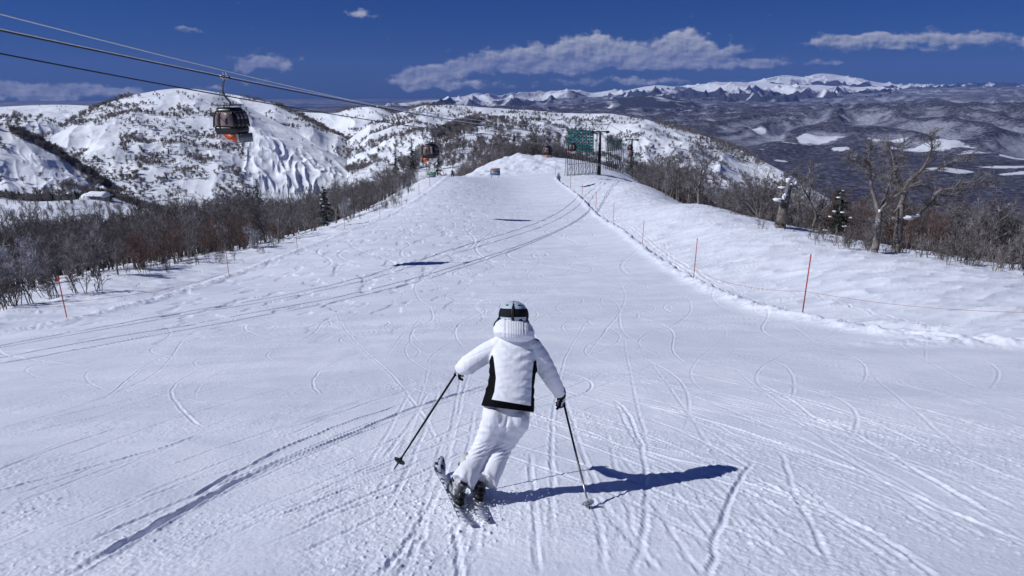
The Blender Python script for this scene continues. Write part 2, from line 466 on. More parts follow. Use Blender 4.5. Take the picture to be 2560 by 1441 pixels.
TR = [
    # deep groove from the lower left, in two strands
    (dict(w=.075, dep=.036, berm=.018), [(100, 1490), (200, 1425), (330, 1350), (470, 1270), (590, 1205), (700, 1150), (860, 1090), (1010, 1030), (1150, 985), (1250, 955)]),
    (dict(w=.06, dep=.022, berm=.010), [(420, 1275), (560, 1195), (680, 1132), (800, 1080), (900, 1045), (1040, 1000)]),
    (dict(w=.05, dep=.018, berm=.008), [(-80, 1250), (60, 1210), (180, 1180), (330, 1140), (420, 1115), (520, 1080)]),
    (dict(w=.05, dep=.014, berm=.008), [(-60, 1110), (100, 1075), (230, 1045), (380, 1015), (520, 985), (680, 950), (830, 918)]),
    (dict(w=.05, dep=.014, berm=.008), [(-60, 1085), (70, 1060), (240, 1020), (430, 975), (560, 945)]),
    (dict(w=.05, dep=.012, berm=.006), [(150, 1000), (270, 985), (400, 935), (560, 890), (700, 860)]),
    (dict(w=.06, dep=.012, berm=.012), [(250, 1010), (330, 940), (400, 895), (480, 870), (640, 840), (800, 820)]),
    (dict(w=.06, dep=.010, berm=.010), [(520, 1080), (470, 1040), (436, 1000), (432, 970), (470, 940), (540, 905), (600, 890)]),
    (dict(w=.06, dep=.012, berm=.008), [(800, 990), (783, 960), (800, 930), (850, 900), (900, 880)]),
    (dict(w=.06, dep=.006, berm=.012), [(1120, 1180), (1085, 1090), (1040, 1015), (980, 940), (905, 870), (860, 820), (838, 770)]),
    (dict(w=.05, dep=.012, berm=.008), [(620, 1320), (760, 1270), (900, 1210), (1000, 1175), (1080, 1140)]),
    (dict(w=.05, dep=.014, berm=.01), [(950, 1441), (1010, 1370), (1060, 1290), (1090, 1240)]),
    (dict(w=.05, dep=.012, berm=.008), [(1150, 1480), (1152, 1400), (1140, 1330), (1150, 1300)]),
    (dict(w=.05, dep=.008, berm=.008), [(1380, 1441), (1382, 1250), (1380, 1100), (1390, 1000), (1420, 880), (1470, 800)]),
    (dict(w=.055, dep=.015, berm=.010), [(1570, 1480), (1600, 1380), (1615, 1270), (1612, 1170), (1595, 1090), (1560, 1020), (1520, 990)]),
    (dict(w=.055, dep=.022, berm=.012), [(1760, 1480), (1785, 1380), (1810, 1280), (1845, 1210), (1885, 1150)]),
    (dict(w=.05, dep=.012, berm=.008), [(2080, 1441), (2040, 1340), (1990, 1240), (1960, 1150), (1940, 1120)]),
    (dict(w=.06, dep=.012, berm=.013), [(2700, 1260), (2560, 1210), (2380, 1140), (2160, 1080), (1960, 1025), (1800, 985), (1600, 955), (1450, 935)]),
    (dict(w=.06, dep=.013, berm=.013), [(2700, 1420), (2560, 1350), (2380, 1280), (2200, 1200), (2000, 1125), (1800, 1060), (1600, 1010), (1480, 985)]),
    (dict(w=.06, dep=.014, berm=.013), [(2560, 1330), (2420, 1250), (2280, 1170), (2150, 1095), (2040, 1050), (1960, 990), (1880, 950)]),
    (dict(w=.06, dep=.014, berm=.012), [(2400, 1500), (2240, 1370), (2100, 1290), (1960, 1230), (1850, 1180), (1700, 1150), (1500, 1100)]),
    (dict(w=.05, dep=.01, berm=.012), [(1400, 1000), (1520, 1000), (1640, 1015), (1760, 1050), (1900, 1120)]),
    (dict(w=.05, dep=.01, berm=.01), [(2700, 1060), (2560, 1050), (2300, 1025), (2100, 1000), (1900, 940), (1750, 900), (1600, 870)]),
    (dict(w=.05, dep=.012, berm=.008), [(2130, 980), (2165, 940), (2150, 905), (2090, 880), (1990, 850), (1850, 820), (1700, 780), (1560, 750)]),
    (dict(w=.05, dep=.010, berm=.008), [(1980, 1000), (1985, 950), (1960, 915), (1900, 890), (1800, 865)]),
    (dict(w=.05, dep=.012, berm=.007), [(1590, 850), (1680, 815), (1725, 780), (1715, 745), (1640, 715), (1560, 695), (1450, 680), (1330, 660)]),
    (dict(w=.05, dep=.012, berm=.007), [(1430, 930), (1520, 820), (1555, 770), (1560, 730), (1530, 690), (1450, 660), (1400, 640)]),
    (dict(w=.05, dep=.015, berm=.008), [(1120, 800), (1180, 770), (1260, 735), (1330, 712), (1400, 690), (1450, 660)]),
    (dict(w=.05, dep=.016, berm=.008), [(1110, 910), (1050, 880), (1025, 850), (1040, 820), (1080, 800), (1075, 770), (1045, 745), (1040, 710), (1080, 680), (1120, 650), (1200, 610)]),
    (dict(w=.05, dep=.014, berm=.008), [(1165, 880), (1140, 840), (1150, 810), (1210, 775), (1245, 765), (1330, 735)]),
    (dict(w=.05, dep=.008, berm=.008), [(960, 900), (1020, 830), (1120, 790), (1190, 740)]),
    (dict(w=.05, dep=.010, berm=.007), [(640, 840), (780, 800), (930, 760), (1100, 700), (1230, 655), (1300, 610)]),
    (dict(w=.05, dep=.009, berm=.006), [(640, 760), (645, 735), (700, 710), (760, 690), (790, 670), (760, 640)]),
    (dict(w=.05, dep=.009, berm=.006), [(1060, 760), (1085, 720), (1060, 690), (1075, 650), (1110, 620), (1090, 590)]),
    (dict(w=.05, dep=.009, berm=.006), [(1310, 760), (1345, 720), (1320, 690), (1350, 650), (1330, 610), (1350, 575)]),
    (dict(w=.05, dep=.010, berm=.006), [(1460, 700), (1480, 670), (1440, 640), (1470, 610), (1440, 580), (1400, 560)]),
    (dict(w=.06, dep=.016, berm=.01, pair=.22), [(-60, 905), (150, 880), (350, 845), (520, 800), (640, 770)]),
    (dict(w=.08, dep=.018, berm=.01, pair=.3), [(-60, 835), (200, 812), (420, 770), (600, 720)]),
    (dict(w=.10, dep=.03, berm=.02), [(-60, 795), (150, 775), (330, 745), (480, 705), (560, 680)]),
    (dict(w=.10, dep=.03, berm=.02), [(-60, 770), (120, 755), (260, 730), (420, 690), (560, 665)]),
    (dict(w=.12, dep=.04, berm=.03), [(1460, 490), (1530, 540), (1590, 590), (1680, 640), (1760, 685), (1900, 760), (2000, 795)]),
    (dict(w=.12, dep=.04, berm=.03, pair=.4), [(1480, 490), (1560, 545), (1640, 600), (1740, 660), (1850, 705), (1960, 745)]),
    (dict(w=.12, dep=.03, berm=.03), [(1750, 670), (1860, 690), (1960, 700), (2100, 730), (2300, 780), (2560, 815)]),
]
for i, (kw, pix) in enumerate(TR):
    track(pix, seed=100 + i, **kw)
for i in range(80):      # long traverses on the left, all drifting the same way
    y0 = 860 + 560 * RNG.uniform(0, 1) ** 1.3; x0 = RNG.uniform(-150, 800); L = RNG.uniform(200, 900)
    sl = -(.22 + .22 * (y0 - 870) / 500) * RNG.uniform(.8, 1.2)
    track([(x0, y0), (x0 + L * .5, y0 + sl * L * .5 + RNG.uniform(-10, 10)), (x0 + L, y0 + sl * L * .92)], w=RNG.uniform(.03, .065), dep=RNG.uniform(.004, .014), berm=RNG.uniform(.002, .007), seed=200 + i)
for i in range(80):      # fan of traverses on the right
    y0 = RNG.uniform(930, 1430); L = RNG.uniform(180, 800); x1 = RNG.uniform(1700, 2700)
    sl = (.12 + .45 * (y0 - 900) / 500) * RNG.uniform(.8, 1.2)
    track([(x1, y0), (x1 - L * .5, y0 - sl * L * .5 + RNG.uniform(-8, 8)), (x1 - L, y0 - sl * L * .85)], w=RNG.uniform(.03, .06), dep=RNG.uniform(.003, .011), berm=RNG.uniform(.004, .010), seed=350 + i)
for i in range(40):      # straight schusses towards the camera
    x0 = RNG.uniform(900, 2500); y0 = RNG.uniform(1150, 1480)
    xt = 1280 + (x0 - 1280) * RNG.uniform(.55, .8); yt = y0 - RNG.uniform(150, 330)
    track([(x0, y0), ((x0 + xt) / 2 + RNG.uniform(-12, 12), (y0 + yt) / 2), (xt, yt)], w=RNG.uniform(.025, .045), dep=RNG.uniform(.004, .009), berm=.005, seed=450 + i)
for i in range(130):      # linked turns on the middle of the run
    y = RNG.uniform(12, 46); x = RNG.uniform(-13, 10); A = RNG.uniform(1.2, 4.5); Lw = RNG.uniform(15, 34); ph = RNG.uniform(0, 6.3)
    n = RNG.uniform(9, 26); t = np.linspace(0, n, 160)
    C = np.stack([x + A * np.sin(2 * np.pi * t / Lw + ph) + RNG.uniform(-.25, .25) * t, y - 6 + t * 1.0], 1)
    a = RNG.uniform(.005, .017)
    stamp_all(C, .035, a, a * .7, 600 + i)
for i in range(110):
    y = RNG.uniform(34, 150); x = RNG.uniform(-17, 9); A = RNG.uniform(1.5, 5); Lw = RNG.uniform(20, 48); ph = RNG.uniform(0, 6.3)
    n = RNG.uniform(25, 60); t = np.linspace(0, n, 200)
    C = np.stack([x + A * np.sin(2 * np.pi * t / Lw + ph) + RNG.uniform(-.12, .12) * t, y + t], 1)
    MID.line(C, .07, .022, .014, 700 + i); FAR.line(C, .2, RNG.uniform(.02, .05), .02, 700 + i)

def build_ground(ms):
    az = np.concatenate([np.linspace(-180, -60, 40, endpoint=False), np.linspace(-60, -43, 60, endpoint=False), np.linspace(-43, 43, 1320, endpoint=False), np.linspace(43, 60, 60, endpoint=False), np.linspace(60, 180, 41)])
    az = np.radians(az)
    r1 = np.exp(np.arange(math.log(.5), math.log(2.6), .06))
    r2 = np.exp(np.concatenate([np.arange(math.log(2.6), math.log(13), .0029), np.arange(math.log(13), math.log(20), .0038)]))
    r3 = np.exp(np.arange(math.log(20), math.log(300), .0052))
    r4 = np.exp(np.arange(math.log(300), math.log(1000), .012))
    r = np.concatenate([[.02], r1, r2, r3, r4])
    X = np.sin(az)[None, :] * r[:, None]; Y = np.cos(az)[None, :] * r[:, None]
    sh = X.shape
    x = X.ravel(); y = Y.ravel()
    z = g0(x, y)
    f, off = features(x, y)
    z = z + f
    on = 1 - off
    rr = np.sqrt(x * x + y * y)
    z += FAR.sample(x, y) * sstep(39.5, 44, rr) + MID.sample(x, y) * sstep(17, 20.5, rr) * sstep(44, 39.5, rr) + NEAR.sample(x, y) * sstep(20.5, 17, rr)
    # granular crust: only where the mesh can carry it
    nm = (rr < 34) & (y > 0)
    xa, ya = x[nm], y[nm]
    k = np.clip(1.25 - rr[nm] / 30, 0, 1)
    patch = .35 + .65 * sstep(-.15, .35, fbm(xa * .55, ya * .4, 81, 3))
    gr = .0055 * pn(xa * 11, ya * 9, 83) + .0062 * pn(xa * 25, ya * 23, 84) + .0034 * pn(xa * 52, ya * 48, 85)
    ch = np.clip(pn(xa * 24, ya * 23, 86) - .22, 0, 1) * .045 * np.clip(pn(xa * .9, ya * .8, 87) * 2 + .55, 0, 1)
    ang = .5
    st = .006 * pn(xa * 5.5 + ya * 1.2, ya * .9 - xa * .4, 88)
    z[nm] += k * patch * (gr + ch + st)
    V = np.stack([x, y, z], -1)
    me = mesh_np('snow_ground', V, grid_faces(*sh), mat=ms)
    vattr(me, 'offpiste', off)
    o = link(bpy.data.objects.new('snow_ground', me)); tag(o, kind='structure')
    return o

def gz(x, y):
    x = np.atleast_1d(np.asarray(x, float)); y = np.atleast_1d(np.asarray(y, float))
    return g0(x, y) + features(x, y)[0]

def snow_mat():
    m = bpy.data.materials.new('snow'); m.use_nodes = True
    nt = m.node_tree; N = nt.nodes; L = nt.links; b = N['Principled BSDF']
    b.inputs['Roughness'].default_value = .55; b.inputs['Specular IOR Level'].default_value = .25
    tc = N.new('ShaderNodeTexCoord')
    n1 = N.new('ShaderNodeTexNoise'); n1.inputs['Scale'].default_value = .42; n1.inputs['Detail'].default_value = 7; n1.inputs['Roughness'].default_value = .6; n1.inputs['Distortion'].default_value = .8
    mpg = N.new('ShaderNodeMapping'); mpg.inputs['Scale'].default_value = (.55, 1.1, 1); mpg.inputs['Rotation'].default_value = (0, 0, .55)
    L.new(tc.outputs['Object'], mpg.inputs['Vector']); L.new(mpg.outputs[0], n1.inputs['Vector'])
    mr = N.new('ShaderNodeMapRange'); mr.inputs[1].default_value = .42; mr.inputs[2].default_value = .60
    L.new(n1.outputs['Fac'], mr.inputs[0])
    mx = N.new('ShaderNodeMix'); mx.data_type = 'RGBA'
    mx.inputs[6].default_value = (.73, .76, .85, 1); mx.inputs[7].default_value = (.825, .85, .925, 1)
    L.new(mr.outputs[0], mx.inputs[0]); L.new(mx.outputs[2], b.inputs['Base Color'])
    n2 = N.new('ShaderNodeTexNoise'); n2.inputs['Scale'].default_value = 34; n2.inputs['Detail'].default_value = 6; n2.inputs['Roughness'].default_value = .7
    L.new(tc.outputs['Object'], n2.inputs['Vector'])
    n3 = N.new('ShaderNodeTexNoise'); n3.inputs['Scale'].default_value = 4.2; n3.inputs['Detail'].default_value = 5
    L.new(mpg.outputs[0], n3.inputs['Vector'])
    bp = N.new('ShaderNodeBump'); bp.inputs['Strength'].default_value = .45; bp.inputs['Distance'].default_value = .012
    L.new(n2.outputs['Fac'], bp.inputs['Height'])
    bp2 = N.new('ShaderNodeBump'); bp2.inputs['Strength'].default_value = .3; bp2.inputs['Distance'].default_value = .04
    L.new(n3.outputs['Fac'], bp2.inputs['Height']); L.new(bp.outputs[0], bp2.inputs['Normal'])
    L.new(bp2.outputs[0], b.inputs['Normal'])
    return m
M['snow'] = snow_mat()
GROUND = build_ground(M['snow'])

# ------------------------------------------------------------------ camera, sun, sky, air
SUN_EL = 39.8; SUN_AZ = math.atan2(-.992, -.127)          # where the sun stands: to the left, a little behind
def setup_view():
    cam = bpy.data.cameras.new('camera'); cam.lens = 24.0; cam.sensor_width = 36.0; cam.clip_start = .05; cam.clip_end = 300000
    co = bpy.data.objects.new('camera', cam); COL.objects.link(co)
    co.rotation_euler = (math.pi / 2 - TH, 0, 0); SC.camera = co
    sl = bpy.data.lights.new('sun', 'SUN'); sl.energy = SUN_E; sl.angle = R(.5); sl.color = (.96, .98, 1.0)
    so = bpy.data.objects.new('sun', sl); COL.objects.link(so)
    d = Vector((.992 * math.cos(R(SUN_EL)), .127 * math.cos(R(SUN_EL)), -math.sin(R(SUN_EL))))
    so.rotation_euler = d.to_track_quat('-Z', 'Y').to_euler()
    SC.view_settings.view_transform = 'Standard'; SC.view_settings.look = 'None'
    SC.view_settings.exposure = EXPO; SC.view_settings.gamma = 1.0
    SC.render.engine = 'CYCLES'
    SC.cycles.max_bounces = 6; SC.cycles.diffuse_bounces = 3; SC.cycles.volume_bounces = 0; SC.cycles.transparent_max_bounces = 8
    SC.cycles.use_denoising = DENO
    SC.cycles.sample_clamp_indirect = 6
SUN_E = 3.85; EXPO = 0.0; DENO = True; SKY_S = 0.055

CLOUDS = [  # photo px, py, half width, half height, weight
    (1060, 210, 85, 18, .9), (1060, 180, 40, 16, .8), (1130, 178, 55, 20, .9), (1010, 188, 20, 9, .6), (1200, 215, 110, 13, .40),
    (1290, 150, 110, 24, .95), (1400, 132, 90, 30, .95), (1510, 120, 62, 30, 1.15), (1560, 150, 60, 26, 1.0), (1450, 162, 220, 16, .62), (1340, 178, 120, 11, .6),
    (1700, 110, 62, 32, 1.2), (1660, 140, 60, 22, .9), (1760, 135, 60, 24, .85), (1830, 128, 50, 14, .7), (1720, 165, 210, 14, .42), (1900, 160, 70, 14, .6), (1480, 205, 140, 12, .5), (1640, 205, 120, 12, .45), (1850, 210, 90, 9, .4), (2060, 160, 60, 10, .45),
    (2130, 102, 120, 20, .62), (2300, 94, 150, 18, .56), (2450, 96, 130, 18, .48), (2250, 125, 200, 11, .45), (2600, 110, 140, 26, .45),
    (655, 158, 68, 24, .85), (700, 168, 30, 12, .7), (610, 170, 40, 9, .6), (893, 35, 36, 15, .62), (480, 76, 46, 10, .42), (650, 73, 34, 9, .36),
    (60, 232, 110, 20, .62), (215, 222, 48, 18, .85), (190, 240, 120, 18, .6), (320, 238, 55, 18, .6), (-60, 235, 90, 20, .6), (20, 214, 80, 10, .4),
    (520, 222, 60, 9, .3), (640, 205, 70, 9, .28),
]

def setup_world():
    w = bpy.data.worlds.new('World'); SC.world = w; w.use_nodes = True
    nt = w.node_tree; N = nt.nodes; L = nt.links
    for n in list(N): N.remove(n)
    out = N.new('ShaderNodeOutputWorld'); bg = N.new('ShaderNodeBackground'); L.new(bg.outputs[0], out.inputs[0])
    sky = N.new('ShaderNodeTexSky'); sky.sky_type = 'NISHITA'; sky.sun_disc = False
    sky.sun_elevation = R(SUN_EL); sky.sun_rotation = SUN_AZ; sky.altitude = 1200; sky.air_density = SKY_AIR; sky.dust_density = SKY_DUST; sky.ozone_density = SKY_OZ
    bg.inputs[1].default_value = SKY_S
    def mth(op, a, b=None, c=None, cl=False):
        n = N.new('ShaderNodeMath'); n.operation = op; n.use_clamp = cl
        for i, q in enumerate((a, b, c)):
            if q is None: continue
            if isinstance(q, (int, float)): n.inputs[i].default_value = q
            else: L.new(q, n.inputs[i])
        return n.outputs[0]
    def vm(op, a, b=None):
        n = N.new('ShaderNodeVectorMath'); n.operation = op
        for i, q in enumerate((a, b)):
            if q is None: continue
            if isinstance(q, tuple): n.inputs[i].default_value = q
            else: L.new(q, n.inputs[i])
        return n.outputs[0]
    tc = N.new('ShaderNodeTexCoord'); sx = N.new('ShaderNodeSeparateXYZ'); L.new(tc.outputs['Generated'], sx.inputs[0])
    az = mth('DEGREES', mth('ARCTAN2', sx.outputs[0], sx.outputs[1])); el = mth('DEGREES', mth('ARCSINE', sx.outputs[2]))
    cb = N.new('ShaderNodeCombineXYZ'); L.new(az, cb.inputs[0]); L.new(el, cb.inputs[1])
    P = cb.outputs[0]
    # billows: warp the coordinates, then compare with each cloud's ellipse
    def noise(vec, sc, det=5, rough=.55):
        n = N.new('ShaderNodeTexNoise'); n.inputs['Scale'].default_value = sc; n.inputs['Detail'].default_value = det; n.inputs['Roughness'].default_value = rough
        L.new(vec, n.inputs['Vector']); return n
    wr = noise(P, .55, 4)
    Pw = vm('ADD', P, vm('MULTIPLY', vm('SUBTRACT', wr.outputs['Color'], (.5, .5, .5)), (2.0, 1.3, 0)))
    ps = N.new('ShaderNodeSeparateXYZ'); L.new(Pw, ps.inputs[0])
    acc = None; hacc = None
    for px, py, rx, ry, wt in CLOUDS:
        d = at(px, py, 1.0); d = d / np.linalg.norm(d)
        a0 = math.degrees(math.atan2(d[0], d[1])); e0 = math.degrees(math.asin(d[2]))
        dx = at(px + rx, py, 1.0); dy = at(px, py - ry, 1.0)
        ra = abs(math.degrees(math.atan2(dx[0], dx[1])) - a0); re = abs(math.degrees(math.asin(dy[2] / np.linalg.norm(dy))) - e0)
        u = mth('MULTIPLY', mth('SUBTRACT', ps.outputs[0], a0), 1 / ra)
        v = mth('MULTIPLY', mth('SUBTRACT', ps.outputs[1], e0), 1 / re)
        vneg = mth('MULTIPLY', mth('MINIMUM', v, 0.0), 1.3)      # flatter bases
        vv = mth('ADD', mth('MAXIMUM', v, 0.0), vneg)
        q = mth('ADD', mth('MULTIPLY', u, u), mth('MULTIPLY', vv, vv))
        g = mth('MULTIPLY', mth('EXPONENT', mth('MULTIPLY', q, -1.0)), wt)
        h = mth('MULTIPLY', g, v)
        acc = g if acc is None else mth('ADD', acc, g)
        hacc = h if hacc is None else mth('ADD', hacc, h)
    height = mth('DIVIDE', hacc, mth('ADD', acc, .05))
    Ps = vm('MULTIPLY', P, (1.0, 1.5, 1.0))
    n1 = noise(Ps, .85, 7, .58)
    n2 = noise(vm('ADD', Ps, (-.22, .28, 0)), .85, 7, .58)
    def puff(vec, sc):
        n = N.new('ShaderNodeTexVoronoi'); n.feature = 'F1'; n.inputs['Scale'].default_value = sc
        L.new(vec, n.inputs['Vector']); return mth('SUBTRACT', .62, n.outputs['Distance'])
    Pv = vm('ADD', Ps, vm('MULTIPLY', vm('SUBTRACT', wr.outputs['Color'], (.5, .5, .5)), (.8, .8, 0)))
    pf = puff(Pv, .62); pf2 = puff(vm('ADD', Pv, (-.20, .24, 0)), .62)
    den = mth('ADD', mth('MULTIPLY', mth('MULTIPLY', pf, .6), mth('MINIMUM', mth('MULTIPLY', acc, 1.6), 1.0)), mth('ADD', mth('MINIMUM', acc, 1.15), mth('MULTIPLY', mth('SUBTRACT', n1.outputs['Fac'], .5), 1.25)))
    mr = N.new('ShaderNodeMapRange'); mr.interpolation_type = 'SMOOTHSTEP'; mr.inputs[1].default_value = .20; mr.inputs[2].default_value = .66
    L.new(den, mr.inputs[0])
    cover = mth('MULTIPLY', mr.outputs[0], CLOUD_OP)
    cover = mth('MULTIPLY', cover, mth('GREATER_THAN', el, -1.5))
    lit = mth('ADD', mth('ADD', mth('MULTIPLY', mth('SUBTRACT', n1.outputs['Fac'], n2.outputs['Fac']), 2.2), mth('ADD', mth('MULTIPLY', mth('SUBTRACT', pf, pf2), .9), .36)), mth('MULTIPLY', height, .38))
    lit = mth('MULTIPLY', lit, 1.0, cl=True)
    cm = N.new('ShaderNodeMix'); cm.data_type = 'RGBA'; L.new(lit, cm.inputs[0])
    k = 1 / SKY_S
    cm.inputs[6].default_value = tuple(k * q for q in CLOUD_DARK) + (1,); cm.inputs[7].default_value = tuple(k * q for q in CLOUD_LIT) + (1,)
    # deep, polarised winter blue
    hs = N.new('ShaderNodeMix'); hs.data_type = 'RGBA'; hs.blend_type = 'MULTIPLY'; hs.inputs[0].default_value = 1
    L.new(sky.outputs[0], hs.inputs[6]); hs.inputs[7].default_value = (*SKY_TINT, 1)
    mx = N.new('ShaderNodeMix'); mx.data_type = 'RGBA'
    L.new(cover, mx.inputs[0]); L.new(hs.outputs[2], mx.inputs[6]); L.new(cm.outputs[2], mx.inputs[7])
    L.new(mx.outputs[2], bg.inputs[0])
SKY_AIR, SKY_DUST, SKY_OZ = 1.0, .3, 3.0
SKY_TINT = (.078, .232, .70)
CLOUD_OP = .84; CLOUD_DARK = (.16, .20, .33); CLOUD_LIT = (.60, .61, .69)

def setup_haze():
    x, y0, y1, z0, z1 = 85000, -4000, 86000, -1400, 2600
    mb = MB(); mb.box((0, (y0 + y1) / 2, (z0 + z1) / 2), (2 * x, y1 - y0, z1 - z0))
    m = bpy.data.materials.new('haze'); m.use_nodes = True; N = m.node_tree.nodes
    for n in list(N): N.remove(n)
    o = N.new('ShaderNodeOutputMaterial'); v = N.new('ShaderNodeVolumePrincipled')
    v.inputs['Color'].default_value = (*HAZE_COL, 1); v.inputs['Density'].default_value = HAZE_D; v.inputs['Anisotropy'].default_value = 0.0
    m.node_tree.links.new(v.outputs[0], o.inputs['Volume'])
    ob = mb.build('haze', m); tag(ob, kind='stuff')
HAZE_D = 1.05e-5; HAZE_COL = (.24, .38, .95)

# ------------------------------------------------------------------ hills
def far_snow_mat(name, dark, light, scale, lo, hi, use_attr=False, bump=0):
    m = bpy.data.materials.new(name); m.use_nodes = True
    nt = m.node_tree; N = nt.nodes; L = nt.links; b = N['Principled BSDF']
    b.inputs['Roughness'].default_value = .7; b.inputs['Specular IOR Level'].default_value = .1
    tc = N.new('ShaderNodeTexCoord'); nz = N.new('ShaderNodeTexNoise'); nz.inputs['Scale'].default_value = scale; nz.inputs['Detail'].default_value = 8; nz.inputs['Roughness'].default_value = .65
    L.new(tc.outputs['Object'], nz.inputs['Vector'])
    f = nz.outputs['Fac']
    if use_attr:
        at_ = N.new('ShaderNodeAttribute'); at_.attribute_name = 'snow'
        ad = N.new('ShaderNodeMath'); ad.operation = 'MULTIPLY_ADD'; ad.inputs[1].default_value = 1.0
        sc_ = N.new('ShaderNodeMath'); sc_.operation = 'MULTIPLY_ADD'; sc_.inputs[1].default_value = .45; sc_.inputs[2].default_value = .28; L.new(f, sc_.inputs[0]); f = sc_.outputs[0]
        L.new(at_.outputs['Fac'], ad.inputs[0]); L.new(f, ad.inputs[2]); f = ad.outputs[0]
    mr = N.new('ShaderNodeMapRange'); mr.inputs[1].default_value = lo; mr.inputs[2].default_value = hi
    L.new(f, mr.inputs[0])
    mx = N.new('ShaderNodeMix'); mx.data_type = 'RGBA'; mx.inputs[6].default_value = (*dark, 1); mx.inputs[7].default_value = (*light, 1)
    L.new(mr.outputs[0], mx.inputs[0]); L.new(mx.outputs[2], b.inputs['Base Color'])
    return m
M['hill_snow'] = far_snow_mat('hill_snow', (.70, .74, .84), (.86, .88, .93), .02, .3, .6)
M['range'] = far_snow_mat('mountain_snow_and_rock', (.045, .05, .075), (.80, .82, .88), .0011, .42, .62, True)
M['valley'] = far_snow_mat('valley_forest', (.032, .030, .040), (.62, .64, .70), .022, 0, 1, True)
def _ramp():
    nt = M['valley'].node_tree; N = nt.nodes; L = nt.links
    b = N['Principled BSDF']; mr = [n for n in N if n.type == 'MAP_RANGE'][0]; ma = [n for n in N if n.type == 'MATH' and n.inputs[2].is_linked][0]; nz = [n for n in N if n.type == 'TEX_NOISE'][0]; at_ = [n for n in N if n.type == 'ATTRIBUTE'][0]
    sc = N.new('ShaderNodeMath'); sc.operation = 'MULTIPLY_ADD'; sc.inputs[1].default_value = 1.3; sc.inputs[2].default_value = -.65
    L.new(nz.outputs['Fac'], sc.inputs[0]); L.new(sc.outputs[0], ma.inputs[2])
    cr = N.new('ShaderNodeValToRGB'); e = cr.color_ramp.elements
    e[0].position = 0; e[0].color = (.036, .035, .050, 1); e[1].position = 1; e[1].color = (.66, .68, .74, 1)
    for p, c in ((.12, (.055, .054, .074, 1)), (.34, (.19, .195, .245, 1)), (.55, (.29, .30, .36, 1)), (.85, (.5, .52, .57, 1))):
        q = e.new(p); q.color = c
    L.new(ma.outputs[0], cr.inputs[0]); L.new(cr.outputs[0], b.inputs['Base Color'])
_ramp()

def _ip(L, u, w=7):
    P = np.array(L, float)
    k = (P[:, 0] - P[0, 0]) / (P[-1, 0] - P[0, 0])
    uu = np.linspace(0, 1, 400)
    out = []
    for c in range(3):
        q = np.interp(uu, k, P[:, c]); q = np.convolve(np.pad(q, w, mode='edge'), np.ones(2 * w + 1) / (2 * w + 1), 'valid')
        out.append(np.interp(u, uu, q))
    return out

HILLS = {}
def hill(name, crest, foot, rows=170, cols=420, prof=.85, gul=10, gsc=(60, 6), rough=3, seed=0, m=None, back=1.4, flute=None, bottom=-700, snowfn=None, sm=7, und=1.1, iso=None):
    u = np.linspace(0, 1, cols)
    cx, cy, cd = _ip(crest, u, sm); fx, fy, fd = _ip(foot, u)
    C = np.stack([atv(a, b, c) for a, b, c in zip(cx, cy, cd)]); F = np.stack([atv(a, b, c) for a, b, c in zip(fx, fy, fd)])
    s = np.concatenate([[-.6, -.25], np.linspace(0, 1, rows), 1 + np.linspace(.02, 1, 40) ** 1.3 * back])
    S = s[:, None]; U = u[None, :]
    XY = F[None, :, :2] + (C - F)[None, :, :2] * S[..., None]
    zf = F[None, :, 2]; zc = C[None, :, 2]
    sc = np.clip(S, 0, 1)
    Z = zf + (zc - zf) * sc ** prof
    Z = np.where(S < 0, zf + S * (zf - bottom) * 1.0, Z)
    Z = np.where(S > 1, zc - (zc - bottom) * np.minimum(1, ((S - 1) / back)) ** 1.6, Z)
    X, Y = XY[..., 0], XY[..., 1]
    wid = np.linalg.norm(C[0, :2] - C[-1, :2])
    un = U * wid + 0 * S; sn = S * np.linalg.norm((C - F)[cols // 2])
    env = np.where(S <= 1, np.clip(4 * sc * (1 - sc), 0, 1) ** .6 + .04, .4 * np.clip((S - 1) * 3, 0, 1) + .04)
    g = ridged(un / gsc[0] + .25 * pn(un / 90, sn / 90, seed + 4), sn / (gsc[0] * gsc[1]), seed, 3) - 1.0
    g2 = fbm(X / 55, Y / 55, seed + 9, 4)
    Z = Z + env * (.20 * gul * g + rough * g2 + und * gul * fbm(X / 170, Y / 170, seed + 19, 2))
    if iso is not None:
        wl, am = iso
        wx = X + wl * .35 * pn(X / wl, Y / wl, seed + 41); wy = Y + wl * .35 * pn(X / wl, Y / wl, seed + 42)
        Z = Z + env * am * (ridged(wx / wl, wy / wl, seed + 43, 4, .5) - .95)
    if flute is not None:
        pa, pb, amp, wl = flute
        pxx = cx[None, :] + 0 * S
        e = sstep(pa - 30, pa + 40, pxx) * sstep(pb + 30, pb - 40, pxx) * sstep(.05, .25, S) * sstep(.85, .5, S)
        Z = Z + e * amp * (ridged(un / wl + .3 * pn(un / 30, sn / 60, seed + 14), sn / (wl * 7), seed + 13, 2) - .9)
    V = np.stack([X, Y, Z], -1)
    me = mesh_np(name, V.reshape(-1, 3), grid_faces(len(s), cols), mat=m or M['hill_snow'])
    if snowfn is not None: vattr(me, 'snow', snowfn(X, Y, Z, S + 0 * U, U + 0 * S))
    o = link(bpy.data.objects.new(name, me)); tag(o, kind='structure')
    HILLS.setdefault(name, []).append((V, s, cx))
    return V, s, cx

